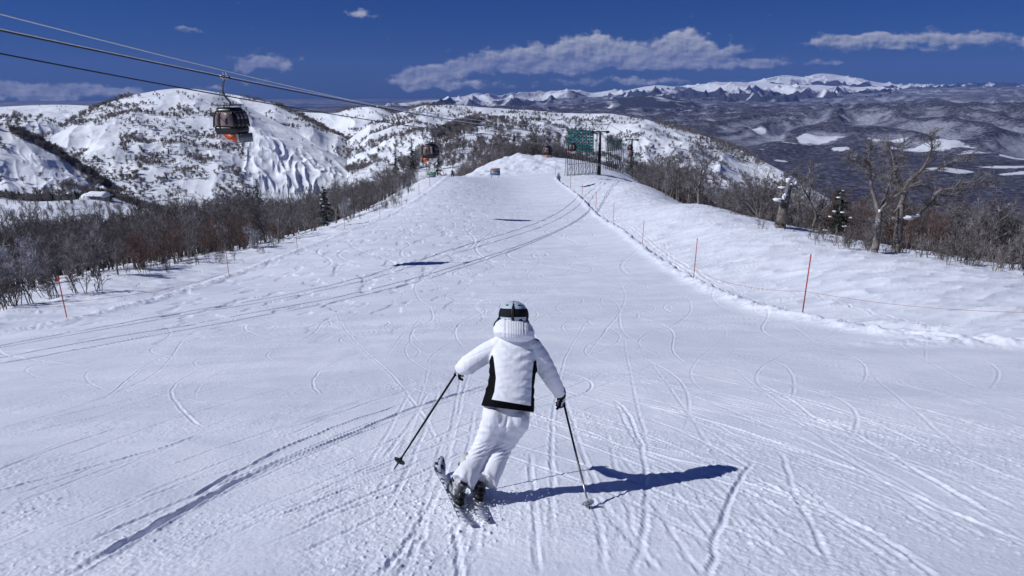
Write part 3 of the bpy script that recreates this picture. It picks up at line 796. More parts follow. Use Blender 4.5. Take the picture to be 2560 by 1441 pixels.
HV = {}
HV['F'] = hill('hills', [(-1900, 300, 4200), (-1100, 282, 3700), (-350, 278, 3300), (-150, 275, 3200), (0, 268, 3200), (90, 263, 3200), (170, 262, 3100), (250, 266, 3000), (400, 285, 3000), (560, 300, 3000)], [(-1900, 400, 2000), (-350, 350, 1900), (0, 345, 1900), (300, 350, 1900), (560, 360, 1900)], gul=18, gsc=(220, 4), seed=1, cols=700)
HV['C2'] = hill('hills', [(560, 240, 2300), (640, 262, 2200), (720, 278, 2200), (780, 282, 2150), (840, 284, 2100), (880, 270, 2050), (920, 267, 2050), (960, 274, 2000), (1010, 292, 1950), (1080, 318, 1900), (1180, 350, 1900)], [(560, 380, 1500), (840, 400, 1400), (980, 410, 1350), (1180, 410, 1350)], gul=26, gsc=(150, 4), seed=2)
HV['C'] = hill('hills', [(420, 240, 1750), (520, 228, 1700), (590, 238, 1680), (640, 250, 1650), (690, 262, 1620), (740, 282, 1580), (800, 314, 1520), (860, 346, 1450), (920, 376, 1390), (980, 404, 1330), (1060, 436, 1300)], [(420, 420, 1150), (640, 440, 1100), (860, 470, 1050), (980, 480, 1020), (1060, 480, 1000)], gul=22, gsc=(120, 5), seed=3)
HV['B'] = hill('hills', [(40, 352, 1150), (100, 336, 1160), (150, 318, 1180), (200, 291, 1220), (240, 268, 1260), (330, 238, 1320), (400, 225, 1350), (440, 221, 1360), (490, 223, 1360), (540, 232, 1345), (600, 258, 1320), (650, 284, 1290), (710, 314, 1250), (770, 350, 1200), (830, 384, 1150), (890, 416, 1110), (960, 446, 1080)], [(40, 505, 740), (200, 512, 760), (400, 520, 780), (600, 530, 780), (800, 530, 800), (960, 520, 860)], gul=17, gsc=(85, 5), seed=4, rows=230, cols=560, flute=(600, 860, 3.2, 20), rough=4)
HV['A2'] = hill('hills', [(-1800, 330, 1700), (-1000, 280, 1450), (-350, 262, 1250), (-150, 264, 1220), (0, 272, 1200), (60, 283, 1190), (120, 302, 1170), (180, 332, 1140), (250, 376, 1080), (330, 430, 1000)], [(-1800, 520, 900), (-350, 480, 880), (0, 485, 880), (180, 485, 860), (330, 490, 840)], gul=24, gsc=(80, 5), seed=5, cols=1100, sm=3)
HV['A'] = hill('hills', [(-1800, 400, 1100), (-1000, 300, 950), (-350, 275, 800), (-150, 288, 800), (-40, 305, 810), (20, 322, 815), (80, 345, 815), (140, 378, 820), (200, 418, 820), (250, 452, 820), (310, 490, 820)], [(-1800, 620, 700), (-350, 510, 640), (0, 510, 650), (200, 510, 660), (310, 512, 680)], gul=20, gsc=(60, 5), seed=6, cols=1100, sm=3)
HV['D'] = hill('hills', [(860, 345, 1500), (920, 312, 1500), (960, 296, 1520), (1000, 280, 1550), (1060, 267, 1600), (1110, 262, 1600), (1180, 266, 1600), (1250, 274, 1600), (1350, 281, 1600), (1450, 285, 1600), (1540, 288, 1570), (1600, 298, 1540), (1660, 311, 1480), (1750, 336, 1390), (1830, 366, 1290), (1890, 394, 1200), (1960, 432, 1100), (2040, 480, 1000), (2200, 580, 900), (2450, 760, 800)], [(860, 450, 700), (1100, 440, 620), (1300, 430, 600), (1420, 450, 580), (1500, 520, 560), (1700, 600, 560), (1850, 660, 560), (2040, 720, 560), (2450, 900, 640)], gul=22, gsc=(95, 5), seed=7, rows=220, cols=620, rough=5)
HV['E'] = hill('hills', [(1000, 400, 500), (1040, 375, 520), (1085, 350, 540), (1130, 330, 560), (1165, 318, 575), (1200, 309, 580), (1250, 311, 580), (1330, 330, 560), (1400, 356, 540), (1480, 392, 520), (1540, 420, 500)], [(1000, 440, 380), (1200, 425, 380), (1400, 425, 380), (1540, 440, 380)], gul=6, gsc=(45, 5), seed=8, rows=110, cols=260)

# ------------------------------------------------------------------ the far valley and the mountain range
def build_valley():
    az = np.radians(np.concatenate([np.linspace(-75, -8, 90, endpoint=False), np.linspace(-8, 44, 900, endpoint=False), np.linspace(44, 70, 50)]))
    r = np.exp(np.arange(math.log(800), math.log(78000), .0062))
    X = np.sin(az)[None] * r[:, None]; Y = np.cos(az)[None] * r[:, None]
    rr = np.sqrt(X * X + Y * Y)
    base = np.interp(rr, [800, 1500, 3000, 6000, 9000, 14000, 20000, 28000, 40000, 52000, 80000], [-420, -520, -620, -670, -700, -690, -690, -700, -650, -600, -600])
    azd = np.degrees(np.arctan2(X, Y)); base = base + sstep(21, 33, azd) * np.interp(rr, [20000, 28000, 40000, 52000, 80000], [0, 120, 420, 560, 480])
    wx = X + 520 * pn(X / 2300, Y / 2300, 5); wy = Y + 520 * pn(X / 2300, Y / 2300, 6)
    def rr_(x, y, sd):
        p = pn(x, y, sd); return 1 - 1.75 * np.sqrt(p * p + .012)
    rx, ry = wx * .55 + wy * .84, -wx * .84 + wy * .55
    r1, r2, r3 = rr_(rx / 2500, ry / 900, 11), rr_(wx / 620, wy / 760, 12), rr_(wx / 260, wy / 320, 14)
    rd = r1 + .62 * r2 * (.5 + .5 * np.clip(r1, 0, 1)) + .20 * r3
    big = ridged(wx / 7000, wy / 6000, 12, 3, .5)
    amp = np.interp(rr, [800, 3500, 7500, 9500, 13000, 18000, 30000, 78000], [10, 35, 45, 190, 260, 230, 190, 150])
    rightup = sstep(10, 34, np.degrees(np.arctan2(X, Y)))
    Z = base + amp * (rd - .75) * .95 + 14 * fbm(X / 500, Y / 500, 13, 3) * np.clip(amp / 200, .1, 1)
    Z += np.interp(rr, [9000, 13000, 17000, 21000], [0, 1, 1, 0]) * rightup * 250
    Z += np.interp(rr, [18000, 27000, 45000, 70000], [0, 1, 1, .4]) * (big - .9) * 110
    # forest on crests and in gullies, thinner woods and open snow on the flanks; a few open fields
    hilly = sstep(8300, 9500, rr)
    crest = .9 * sstep(.66, .80, r1) + .7 * sstep(.62, .78, r2) * sstep(.2, .5, r1) + .8 * sstep(.10, -.25, r1)
    snow = .13 + hilly * (.36 - .36 * np.clip(crest, 0, 1)) + .07 * fbm(X / 900, Y / 350, 15, 4)
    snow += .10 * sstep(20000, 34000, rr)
    def field(px, py, w, h, D, rot=0):
        c = at(px, py, D); ex = w / FPX * D; ey = h * 6 / FPX * D
        dx, dy = X - c[0], Y - c[1]
        a = dx * math.cos(rot) + dy * math.sin(rot); b = -dx * math.sin(rot) + dy * math.cos(rot)
        q = np.sqrt((a / ex) ** 2 + (b / ey) ** 2) + .55 * fbm(X / 420, Y / 300, 77, 4)
        return sstep(1.0, .9, q)
    flds = 0
    for f in FIELDS: flds = np.maximum(flds, field(*f))
    snow = snow + flds * 1.2
    Z = Z - 0
    Z -= (rr / 1000) ** 2 / 14.6
    Z -= sstep(6, -3, azd) * sstep(20000, 30000, rr) * 520
    me = mesh_np('valley_terrain', np.stack([X, Y, Z], -1).reshape(-1, 3), grid_faces(*X.shape), mat=M['valley'])
    vattr(me, 'snow', snow)
    o = link(bpy.data.objects.new('valley_terrain', me)); tag(o, kind='structure')
def _dv(py):  # distance of the valley floor under a pixel row
    b = (py - 720.5) / FPX
    return 660 / (ST + b * CT)
FIELDS = [(px, py, w, h, _dv(py)) for px, py, w, h in [(2050, 352, 62, 9), (1995, 362, 36, 5), (2330, 368, 110, 9), (2230, 357, 50, 4), (2470, 380, 70, 5), (2540, 392, 40, 6), (2430, 385, 50, 4), (2500, 415, 60, 6), (2380, 425, 60, 6), (1955, 393, 18, 3), (1890, 331, 25, 4), (1800, 270, 20, 4), (1890, 372, 22, 4), (2560, 432, 60, 5), (2100, 372, 20, 4)]]
build_valley()
def build_sea():
    az = np.radians(np.linspace(-80, 80, 160)); r = np.linspace(15000, 84000, 90)
    X = np.sin(az)[None] * r[:, None]; Y = np.cos(az)[None] * r[:, None]; Z = -1080 - (r[:, None] / 1000) ** 2 / 14.6 + 0 * X
    o = link(bpy.data.objects.new('sea', mesh_np('sea', np.stack([X, Y, Z], -1).reshape(-1, 3), grid_faces(*X.shape), mat=mat('sea_water', (.05, .09, .22), .6, .3)))); tag(o, kind='structure')
build_sea()

def rsnow(X, Y, Z, S, U):
    t = np.clip((Z + 700) / 1500, 0, 1)
    return -.26 + .56 * sstep(.30, .98, S) + .34 * (ridged(X / 2600, Y / 2600, 91, 3) - .8)
hill('mountains', [(830, 300, 28000), (900, 280, 29567), (950, 268, 30686), (1000, 262, 31805), (1035, 256, 32589), (1070, 250, 33373), (1100, 251, 34044), (1130, 244, 34716), (1160, 241, 35388), (1190, 231, 36059), (1215, 236, 36619), (1250, 239, 37402), (1290, 236, 38298), (1330, 230, 39194), (1370, 231, 40089), (1400, 226, 40761), (1430, 224, 41432), (1480, 233, 42552), (1530, 226, 43000), (1560, 228, 43000), (1600, 219, 43000), (1640, 214, 43000), (1690, 218, 43000), (1740, 212, 43000), (1800, 206, 43000), (1850, 205, 43000), (1900, 208, 43000), (1990, 212, 43000), (2100, 216, 43000), (2250, 222, 43000)],
     [(830, 310, 22000), (1400, 290, 26000), (1800, 278, 25000), (2250, 266, 28000)], rows=260, cols=760, gul=0, gsc=(2300, 1.3), rough=60, sm=2, seed=21, iso=(3200, 430), m=M['range'], back=.5, bottom=-1400, prof=1.5, snowfn=rsnow)
def rsnow2(X, Y, Z, S, U):
    return -.25 + .95 * sstep(.40, .95, S) * sstep(.62, .40, U) + .20 * sstep(.5, .7, U) + .34 * (ridged(X / 2000, Y / 2000, 95, 3) - .8)
hill('mountains', [(1820, 222, 60000), (1860, 210, 60000), (1900, 200, 60000), (1930, 193, 60000), (1960, 188, 60000), (1985, 190, 60000), (2010, 194, 60000), (2030, 187, 60000), (2050, 183, 60000), (2080, 185, 60000), (2110, 190, 60000), (2150, 197, 60000), (2200, 207, 60000), (2260, 212, 60000), (2340, 214, 60000), (2420, 210, 60000), (2480, 208, 60000), (2560, 211, 60000), (2700, 214, 60000), (2850, 216, 60000)],
     [(1820, 240, 45000), (2200, 236, 45000), (2500, 232, 47000), (2850, 232, 47000)], rows=140, cols=560, gul=0, gsc=(2600, 1.5), rough=40, sm=3, seed=22, iso=(3600, 460), m=M['range'], back=.3, bottom=-1400, prof=1.2, snowfn=rsnow2)
hill('mountains', [(1380, 292, 20000), (1440, 276, 20000), (1500, 258, 20000), (1550, 247, 20000), (1600, 241, 20000), (1650, 240, 20000), (1700, 250, 20000), (1760, 264, 20000), (1850, 282, 20000)], [(1380, 312, 14500), (1600, 312, 14000), (1850, 306, 14000)], rows=110, cols=300, gul=0, gsc=(1100, 1.5), rough=15, seed=23, iso=(2600, 150), m=M['range'], back=.6, bottom=-900, prof=1.2, snowfn=lambda X, Y, Z, S, U: -.20 + .16 * ridged(X / 1400, Y / 1400, 97, 3) + 0 * Z)

setup_world(); setup_haze(); setup_view()

# ------------------------------------------------------------------ trees
M['twig'] = mat('twig', (.118, .099, .096), .8, .2, color2=(.40, .385, .41), vscale=1.7, vlo=.44, vhi=.72, rnd=.3)
M['twig_red'] = mat('twig_red', (.14, .078, .064), .8, .2, color2=(.32, .26, .25), vscale=1.5, vlo=.5, vhi=.8, rnd=.3)
M['twig_frost'] = mat('twig_frost', (.20, .185, .195), .8, .2, color2=(.62, .63, .70), vscale=2.2, vlo=.38, vhi=.62, rnd=.25)
M['bark_dark'] = mat('bark_dark', (.085, .070, .060), .9, .2, color2=(.24, .21, .19), vscale=3, bump=.02, bscale=12, rnd=.25)
M['bark_pale'] = mat('bark_pale', (.205, .183, .168), .85, .2, color2=(.12, .10, .09), vscale=2.2, bump=.01, bscale=14, rnd=.2)
M['needles'] = mat('needles', (.016, .024, .018), .8, .2, color2=(.035, .045, .034), vscale=3, rnd=.2)

def curve_branch(p, d, L, k, rng, bend=.25, up=.0):
    P = [np.array(p, float)]; d = np.array(d, float); d /= np.linalg.norm(d)
    for i in range(k):
        d = d + rng.normal(0, bend, 3) + np.array([0, 0, up]); d /= np.linalg.norm(d)
        P.append(P[-1] + d * L / k)
    return np.array(P)

def side_dir(d, ang, rng, az=None):
    u, v, w = frame_of(d)
    a = rng.uniform(0, 2 * np.pi) if az is None else az
    return w * math.cos(ang) + (u * math.cos(a) + v * math.sin(a)) * math.sin(ang)

def twigs_on(mb, P, r, rng, n, L, mi, k=2, tmin=.3, rt=.012, sub=3, up=.06):
    m = len(P)
    for i in range(n):
        t = rng.uniform(tmin, 1) * (m - 1.001); j = int(t); f = t - j
        p = P[j] * (1 - f) + P[j + 1] * f; d = P[j + 1] - P[j]
        l = L * rng.uniform(.5, 1.1)
        B = curve_branch(p, side_dir(d, rng.uniform(.5, 1.05), rng), l, k + 1, rng, .22, up)
        mb.tube(B, np.linspace(rt * 1.2, rt * .6, len(B)), 3, mi, cap=False)
        for q in range(sub):
            t2 = rng.uniform(.25, 1) * (len(B) - 1.001); a = int(t2)
            b0 = B[a] + (B[a + 1] - B[a]) * (t2 - a)
            C = curve_branch(b0, side_dir(B[a + 1] - B[a], rng.uniform(.4, .95), rng), l * rng.uniform(.3, .6), 2, rng, .2, up)
            mb.tube(C, [rt * .8, rt * .65, rt * .45], 3, mi, cap=False)

def gen_tree(kind, seed, H=5.0):
    """returns (trunk MB, crown MB); materials are per kind"""
    rng = np.random.default_rng(seed); tr = MB(); cr = MB()
    if kind in ('thicket', 'sapling'):
        ns = rng.integers(5, 9) if kind == 'thicket' else rng.integers(3, 6)
        for s_ in range(ns):
            d = side_dir((0, 0, 1), rng.uniform(.03, .34), rng); h = H * rng.uniform(.65, 1.0)
            P = curve_branch((rng.normal(0, .12), rng.normal(0, .12), -.25), d, h, 7, rng, .09, .07)
            r0 = .012 * H * rng.uniform(.7, 1)
            tr.tube(P, np.linspace(r0, .012, len(P)), 4, 0, cap=False)
            nb = 11 if kind == 'thicket' else 6
            for q in range(nb):
                t = rng.uniform(.2, .98) * (len(P) - 1.001); j = int(t)
                p = P[j] + (P[j + 1] - P[j]) * (t - j)
                L = h * (.16 + .20 * (1 - t / 7)) * rng.uniform(.7, 1.2)
                B = curve_branch(p, side_dir(P[j + 1] - P[j], rng.uniform(.45, .95), rng), L, 4, rng, .14, .08)
                cr.tube(B, np.linspace(r0 * .42, .010, len(B)), 3, 0, cap=False)
                twigs_on(cr, B, r0, rng, 4 if kind == 'thicket' else 3, L * .55, 0, rt=.011, sub=2)
    elif kind in ('birch', 'spread'):
        th = H * rng.uniform(.8, .95)
        P = curve_branch((0, 0, -.3), side_dir((0, 0, 1), rng.uniform(0, .15), rng), th, 8, rng, .07, .06)
        r0 = .021 * H
        tr.tube(P, np.linspace(r0, .02, len(P)), 6, 0, cap=False)
        nl = 13 if kind == 'birch' else 11
        for q in range(nl):
            t = (.22 + .75 * q / nl) * 7.99; j = int(t); p = P[j] + (P[j + 1] - P[j]) * (t - j)
            L = H * (.52 - .38 * q / nl) * rng.uniform(.8, 1.2) * (1.15 if kind == 'spread' else .85)
            B = curve_branch(p, side_dir(P[j + 1] - P[j], rng.uniform(.6, .95) if kind == 'birch' else rng.uniform(.8, 1.2), rng, q * 2.4 + rng.uniform(-.5, .5)), L, 6, rng, .15, .10)
            rb = r0 * .42 * (1 - .5 * q / nl)
            tr.tube(B, np.linspace(rb, .013, len(B)), 4, 0, cap=False)
            for z in range(7):
                t2 = rng.uniform(.25, .98) * 5.99; a = int(t2); b0 = B[a] + (B[a + 1] - B[a]) * (t2 - a)
                C = curve_branch(b0, side_dir(B[a + 1] - B[a], rng.uniform(.5, .95), rng), L * rng.uniform(.25, .45), 4, rng, .16, .08)
                cr.tube(C, np.linspace(rb * .4 + .006, .010, len(C)), 3, 0, cap=False)
                twigs_on(cr, C, rb, rng, 4, L * .2, 0, rt=.012, sub=2)
    return tr, cr

def gen_conifer(seed, H, lean=0, snow=True, wide=.26):
    rng = np.random.default_rng(seed); tr = MB(); cr = MB(); sn = MB()
    P = curve_branch((0, 0, -.3), (lean, 0, 1), H + .3, 8, rng, .02, .02)
    tr.tube(P, np.linspace(.028 * H, .02, 9), 6, 0, cap=False)
    nw = int(9 + H * 1.3)
    for w in range(nw):
        t = .14 + .85 * (w / nw); z = t * 7.99; j = int(z); p = P[j] + (P[j + 1] - P[j]) * (z - j)
        L = H * wide * (1 - t) ** .8 + .12
        for q in range(rng.integers(4, 7)):
            if rng.uniform() < .13: continue
            a = rng.uniform(0, 6.28); l = L * rng.uniform(.6, 1.15)
            d = np.array([math.cos(a), math.sin(a), rng.uniform(-.45, -.05)])
            B = curve_branch(p, d, l, 4, rng, .08, -.03)
            cr.tube(B, np.linspace(.025, .008, 5), 3, 0, cap=False)
            n = int(10 + l * 16)
            V = []; F = []
            for i in range(n):
                u = (i + rng.uniform(0, 1)) / n; k = u * 3.99; jj = int(k); b0 = B[jj] + (B[jj + 1] - B[jj]) * (k - jj)
                dr = (B[jj + 1] - B[jj]); dr /= np.linalg.norm(dr)
                sd = side_dir(dr, rng.uniform(.5, 1.2), rng); ln = (.16 + .22 * l * (1 - u * .6)) * rng.uniform(.6, 1.1)
                tip = b0 + sd * ln + np.array([0, 0, -.12 * ln]); wv = np.cross(sd, dr); wv = wv / (np.linalg.norm(wv) + 1e-9) * (.03 + .05 * ln)
                m = len(V); V += [b0 - wv * .5, (b0 + tip) / 2 - wv, tip, (b0 + tip) / 2 + wv]; F.append((m, m + 1, m + 2, m + 3))
            cr.add(V, F, 0)
            if snow and rng.uniform() < .22:
                k = rng.uniform(.4, .9) * 3.99; jj = int(k); b0 = B[jj] + (B[jj + 1] - B[jj]) * (k - jj)
                sn.ball(b0 + np.array([0, 0, .05]), (.10 + .13 * l * rng.uniform(.5, 1), .10 + .10 * l, .06), n=8, m=6, lump=.5, seed=w * 7 + q)
    return tr, cr, sn

# --- prototypes (several individuals of every kind)
PROTO = {}
def proto(kind, count, H, tm, cm_, seed):
    L = []
    for i in range(count):
        tr, cr = gen_tree(kind, seed + i, H)
        a = tr.mesh('trunk', M[tm]); b = cr.mesh('crown', M[cm_])
        both = MB(); 
        for q, mi in ((tr, 0), (cr, 1)):
            n = 0
            for V in q.v: both.v.append(V)
            both.f += [[k + both.n for k in f] for f in q.f]; both.m += [mi] * len(q.f); both.n += q.n
        L.append((a, b, both.mesh(kind, [M[tm], M[cm_]])))
    PROTO[kind + '_' + cm_] = (L, H)
proto('thicket', 4, 5.0, 'bark_dark', 'twig', 1000)
proto('thicket', 3, 4.4, 'bark_dark', 'twig_red', 1100)
proto('thicket', 2, 4.6, 'bark_pale', 'twig_frost', 1200)
proto('birch', 3, 7.0, 'bark_pale', 'twig', 1300)
proto('spread', 3, 7.5, 'bark_dark', 'twig', 1400)
proto('sapling', 4, 2.0, 'bark_dark', 'twig', 1500)

LABEL = {'thicket_twig': 'bare grey brown many stemmed tree', 'thicket_twig_red': 'bare reddish brown many stemmed tree', 'thicket_twig_frost': 'frosted pale many stemmed tree', 'birch_twig': 'bare birch with a pale trunk', 'spread_twig': 'bare dark tree with a wide spreading crown'}

def place_tree(key, i, x, y, s, rz, parts, label, group, name='bare_tree', z=None, cat='tree', tilt=(0, 0)):
    a, b, c = PROTO[key][0][i % len(PROTO[key][0])]
    z = float(gz(x, y)[0]) if z is None else z
    if parts:
        o = bpy.data.objects.new(name, None); COL.objects.link(o)
        link(bpy.data.objects.new('trunk', a), o); link(bpy.data.objects.new('crown', b), o)
    else:
        o = bpy.data.objects.new(name, c); COL.objects.link(o)
    o.location = (x, y, z); o.rotation_euler = (tilt[0], tilt[1], rz); o.scale = (s, s, s)
    tag(o, label, cat, group)
    return o

# ---- instancer for woods nobody could count
def instancer(name, pts, rz, sc, idx, sources):
    me = bpy.data.meshes.new(name)
    me.vertices.add(len(pts)); me.vertices.foreach_set('co', np.ascontiguousarray(pts, np.float32).ravel())
    rot = np.zeros((len(pts), 3), np.float32); rot[:, 2] = rz
    at_ = me.attributes.new('rot', 'FLOAT_VECTOR', 'POINT'); at_.data.foreach_set('vector', rot.ravel())
    vattr(me, 'scl', sc)
    ai = me.attributes.new('pick', 'INT', 'POINT'); ai.data.foreach_set('value', np.ascontiguousarray(idx, np.int32))
    me.update()
    o = link(bpy.data.objects.new(name, me))
    ng = bpy.data.node_groups.new(name, 'GeometryNodeTree')
    ng.interface.new_socket(name='Geometry', in_out='INPUT', socket_type='NodeSocketGeometry')
    ng.interface.new_socket(name='Geometry', in_out='OUTPUT', socket_type='NodeSocketGeometry')
    N = ng.nodes; L = ng.links
    gi = N.new('NodeGroupInput'); go = N.new('NodeGroupOutput'); ip = N.new('GeometryNodeInstanceOnPoints'); jn = N.new('GeometryNodeJoinGeometry')
    for s in sources:
        oi = N.new('GeometryNodeObjectInfo'); oi.inputs['Object'].default_value = s; oi.inputs['As Instance'].default_value = True
        L.new(oi.outputs['Geometry'], jn.inputs[0])
    def attr(nm, ty):
        n = N.new('GeometryNodeInputNamedAttribute'); n.data_type = ty; n.inputs['Name'].default_value = nm
        return n.outputs['Attribute']
    L.new(gi.outputs[0], ip.inputs['Points']); L.new(jn.outputs[0], ip.inputs['Instance'])
    ip.inputs['Pick Instance'].default_value = True
    L.new(attr('pick', 'INT'), ip.inputs['Instance Index']); L.new(attr('rot', 'FLOAT_VECTOR'), ip.inputs['Rotation']); L.new(attr('scl', 'FLOAT'), ip.inputs['Scale'])
    L.new(ip.outputs[0], go.inputs[0])
    md = o.modifiers.new('scatter', 'NODES'); md.node_group = ng
    tag(o, kind='stuff')
    return o

# ---- sow the two woods along the run
def sow():
    rng = np.random.default_rng(5)
    out = []
    def region(n, xr, yr, side, spacing_fn, hfn):
        x = rng.uniform(*xr, n); y = rng.uniform(*yr, n)
        z = g0(x, y); px, py, D = to_px(np.stack([x, y, z + 2], -1))
        tl = np.interp(y, TL_Y, TL_X); trr = np.interp(y, TR_Y, TR_X)
        ed = (tl - x) if side < 0 else (x - trr)
        ok = (ed > .3) & (px > -1300) & (px < 3300) & (D > 8) & (py < 1100)
        ok &= rng.uniform(0, 1, n) < spacing_fn(x, y, D, ed, px, py)
        for i in np.where(ok)[0]:
            out.append((x[i], y[i], z[i], D[i], ed[i], px[i], py[i], side))
    def dl(x, y, D, ed, px, py):
        k = np.where(D < 75, .85, np.where(D < 130, .60, np.where(D < 250, .46, .32))) * (.22 + .78 * sstep(-.25, .25, fbm(x / 14, y / 14, 301, 3)))
        clear = (D > 330) & (px < 420) & (py > 470) & (py < 560)
        k = np.where(clear, .12 + .22 * (fbm(x / 18, y / 18, 302, 2) > .22), k)
        return k * np.where(ed < 3, .55, 1)
    def dr(x, y, D, ed, px, py):
        return np.where(D < 150, .95, .6) * np.where((px > 1700) & (px < 2300) & (ed < 7), .30, 1) * (.45 + .55 * sstep(-.35, .2, fbm(x / 12, y / 12, 303, 3))) * np.where(ed < 2.5, .5, 1)
    region(8400, (-160, -10), (14, 190), -1, dl, None)
    region(12600, (-650, -20), (150, 640), -1, dl, None)
    region(4200, (20, 130), (14, 230), 1, dr, None)
    region(2600, (20, 330), (120, 420), 1, dr, None)
    return out
SOWN = sow()
def pick_kind(rng, x, y, D, side, ed):
    n = float(pn(x / 17, y / 17, 311)); r = rng.uniform()
    if ed < (4 if side < 0 else 2) and r < .5: return ('thicket_twig_red' if n > .05 else 'thicket_twig'), rng.uniform(.45, .8)
    if D > 75 and r < .46: return ('birch_twig' if r < .20 else 'spread_twig'), rng.uniform(.75, 1.15)
    if D <= 75 and r < .10: return ('birch_twig' if r < .05 else 'spread_twig'), rng.uniform(.6, .85)
    if n > .12: return 'thicket_twig_red', rng.uniform(.7, 1.1)
    if n < -.30: return 'thicket_twig_frost', rng.uniform(.7, 1.05)
    return 'thicket_twig', rng.uniform(.7, 1.1)

def plant():
    rng = np.random.default_rng(6)
    T = []
    for (x, y, z, D, ed, px, py, side) in SOWN:
        k, s = pick_kind(rng, x, y, D, side, ed)
        if D < 60: s *= .88
        if side > 0: s *= 1.12
        elif D > 75: s *= 1.12
        vis = 1.0 if -60 < px < 2620 and py < 900 else .25
        front = 1.35 if ed < 8 else 1.0
        T.append((s * PROTO[k][1] / D * vis * front, k, s, x, y, z, D, px, side))
    T.sort(key=lambda t: -t[0])
    words = {-1: 'in the wood left of the run', 1: 'in the wood right of the run'}
    zz = gz([t[3] for t in T], [t[4] for t in T])
    for n, (a, k, s, x, y, z, D, px, side) in enumerate(T[:296]):
        place_tree(k, rng.integers(0, 9), x, y, s, rng.uniform(0, 6.28), n < 110, LABEL[k] + ' ' + words[side], LABEL[k] + 's ' + words[side], z=zz[n] - .05)
    rest = T[296:]; zr = zz[296:]
    keys = list(LABEL); src = []; first = {}
    for k in keys:
        first[k] = len(src)
        for (a, b, c) in PROTO[k][0]: src.append(SRC(c))
    for side, nm in ((-1, 'far_wood'), (1, 'far_wood')):
        R_ = [(t, z) for t, z in zip(rest, zr) if t[8] == side]
        pts = np.array([(t[3], t[4], z - .1) for t, z in R_]); sc = np.array([t[2] for t, z in R_])
        idx = np.array([first[t[1]] + rng.integers(0, len(PROTO[t[1]][0])) for t, z in R_])
        instancer(nm, pts, rng.uniform(0, 6.28, len(pts)), sc, idx, src)
    print('trees', len(T))
_SRC = {}
def SRC(mesh):
    if mesh.name not in _SRC:
        _SRC[mesh.name] = bpy.data.objects.new('tree_pattern', mesh)
    return _SRC[mesh.name]
plant()

# ---- saplings standing in the snow in front of the woods
def saplings():
    rng = np.random.default_rng(8)
    def row(pix, n, s0, s1, lab, grp, spread):
        P = dense(gpix(*np.array(pix, float).T)[:, :2], 200)
        for i in range(n):
            p = P[rng.integers(0, len(P))] + rng.normal(0, spread, 2)
            place_tree('sapling_twig', rng.integers(0, 9), p[0], p[1], rng.uniform(s0, s1), rng.uniform(0, 6.28), False, lab, grp, name='sapling', cat='sapling', tilt=(rng.uniform(-.15, .15), rng.uniform(-.15, .15)))
    row([(1900, 572), (2000, 598), (2120, 622), (2200, 632), (2300, 640), (2420, 662)], 44, .5, 1.0, 'thin bare sapling poking through snow near the big twin trees', 'saplings by the big twin trees', .9)
    row([(2350, 652), (2450, 668), (2560, 690)], 26, .6, 1.2, 'thin bare sapling at the snowy rim on the far right', 'saplings on the right rim', 1.2)
    row([(0, 775), (70, 760), (140, 748), (210, 735)], 13, .9, 1.7, 'thin frosted sapling in snow by the nearest left marker pole', 'saplings by the nearest left pole', .8)
    row([(1000, 505), (960, 525), (1030, 480), (850, 565)], 30, .6, 1.2, 'low bare sapling on the snowy verge of the left wood', 'saplings on the left verge', 1.0)
    row([(300, 700), (450, 668), (600, 645), (720, 608)], 26, .5, .9, 'low bare twigs sticking out of snow along left wood', 'twigs along the left wood', .6)
saplings()

# ---- single trees one can name
def limbs_tree(name, label, cat, limbs, D, base, barkm, twigm, twn, twl, rng, snow=(), zoff=.15):
    """limbs: list of (pixel path with depth offsets, r0, r1)"""
    b = at(base[0], base[1], D); D0 = D
    o = empty(name, b); tag(o, label, cat)
    tr, cr = MB(), MB(); tr.tube([(0, 0, .1), (0, 0, -3)], [limbs[0][1], limbs[0][1] * 1.25], 7)
    for path, r0, r1 in limbs:
        P = np.array([at(px, py, D0 + dd) for px, py, dd in path]) - b
        Q = dense(P, 7 * len(P)); Q = Q + np.stack([pn(np.arange(len(Q)) * .35, np.full(len(Q), q * 9.1 + path[0][0]), 7) for q in range(3)], 1) * .05 * min(1, r0 * 8)
        tr.tube(Q, np.linspace(r0 * 1.2, r1 * 1.15, len(Q)), 7, 0)
        nb = int(len(path) * twn)
        for q in range(nb):
            t = rng.uniform(.35 if r0 > .1 else .15, 1) * (len(Q) - 1.001); j = int(t); p = Q[j]
            L = twl * rng.uniform(.4, 1.1)
            if r0 > .16 and t < .8 * len(Q): continue
            B = curve_branch(p, side_dir(Q[j + 1] - Q[j], rng.uniform(.5, 1.1), rng), L, 4, rng, .2, .07)
            cr.tube(B, np.linspace(.022, .011, 5), 3, 0, cap=False)
            twigs_on(cr, B, .02, rng, 5, L * .5, 0, rt=.011, sub=3)
    tr.build('trunk', M[barkm], o); cr.build('crown', M[twigm], o)
    if snow:
        for (px, py, dd, rx, rz) in snow:
            sb = MB(); sb.ball(at(px, py, D0 + dd) - b, (rx, rx * .7, rz), n=16, m=11, lump=.85, seed=int(px)); sb.build('snow_clump', M['snow_clump'], o, True)
    return o
rg = np.random.default_rng(77)
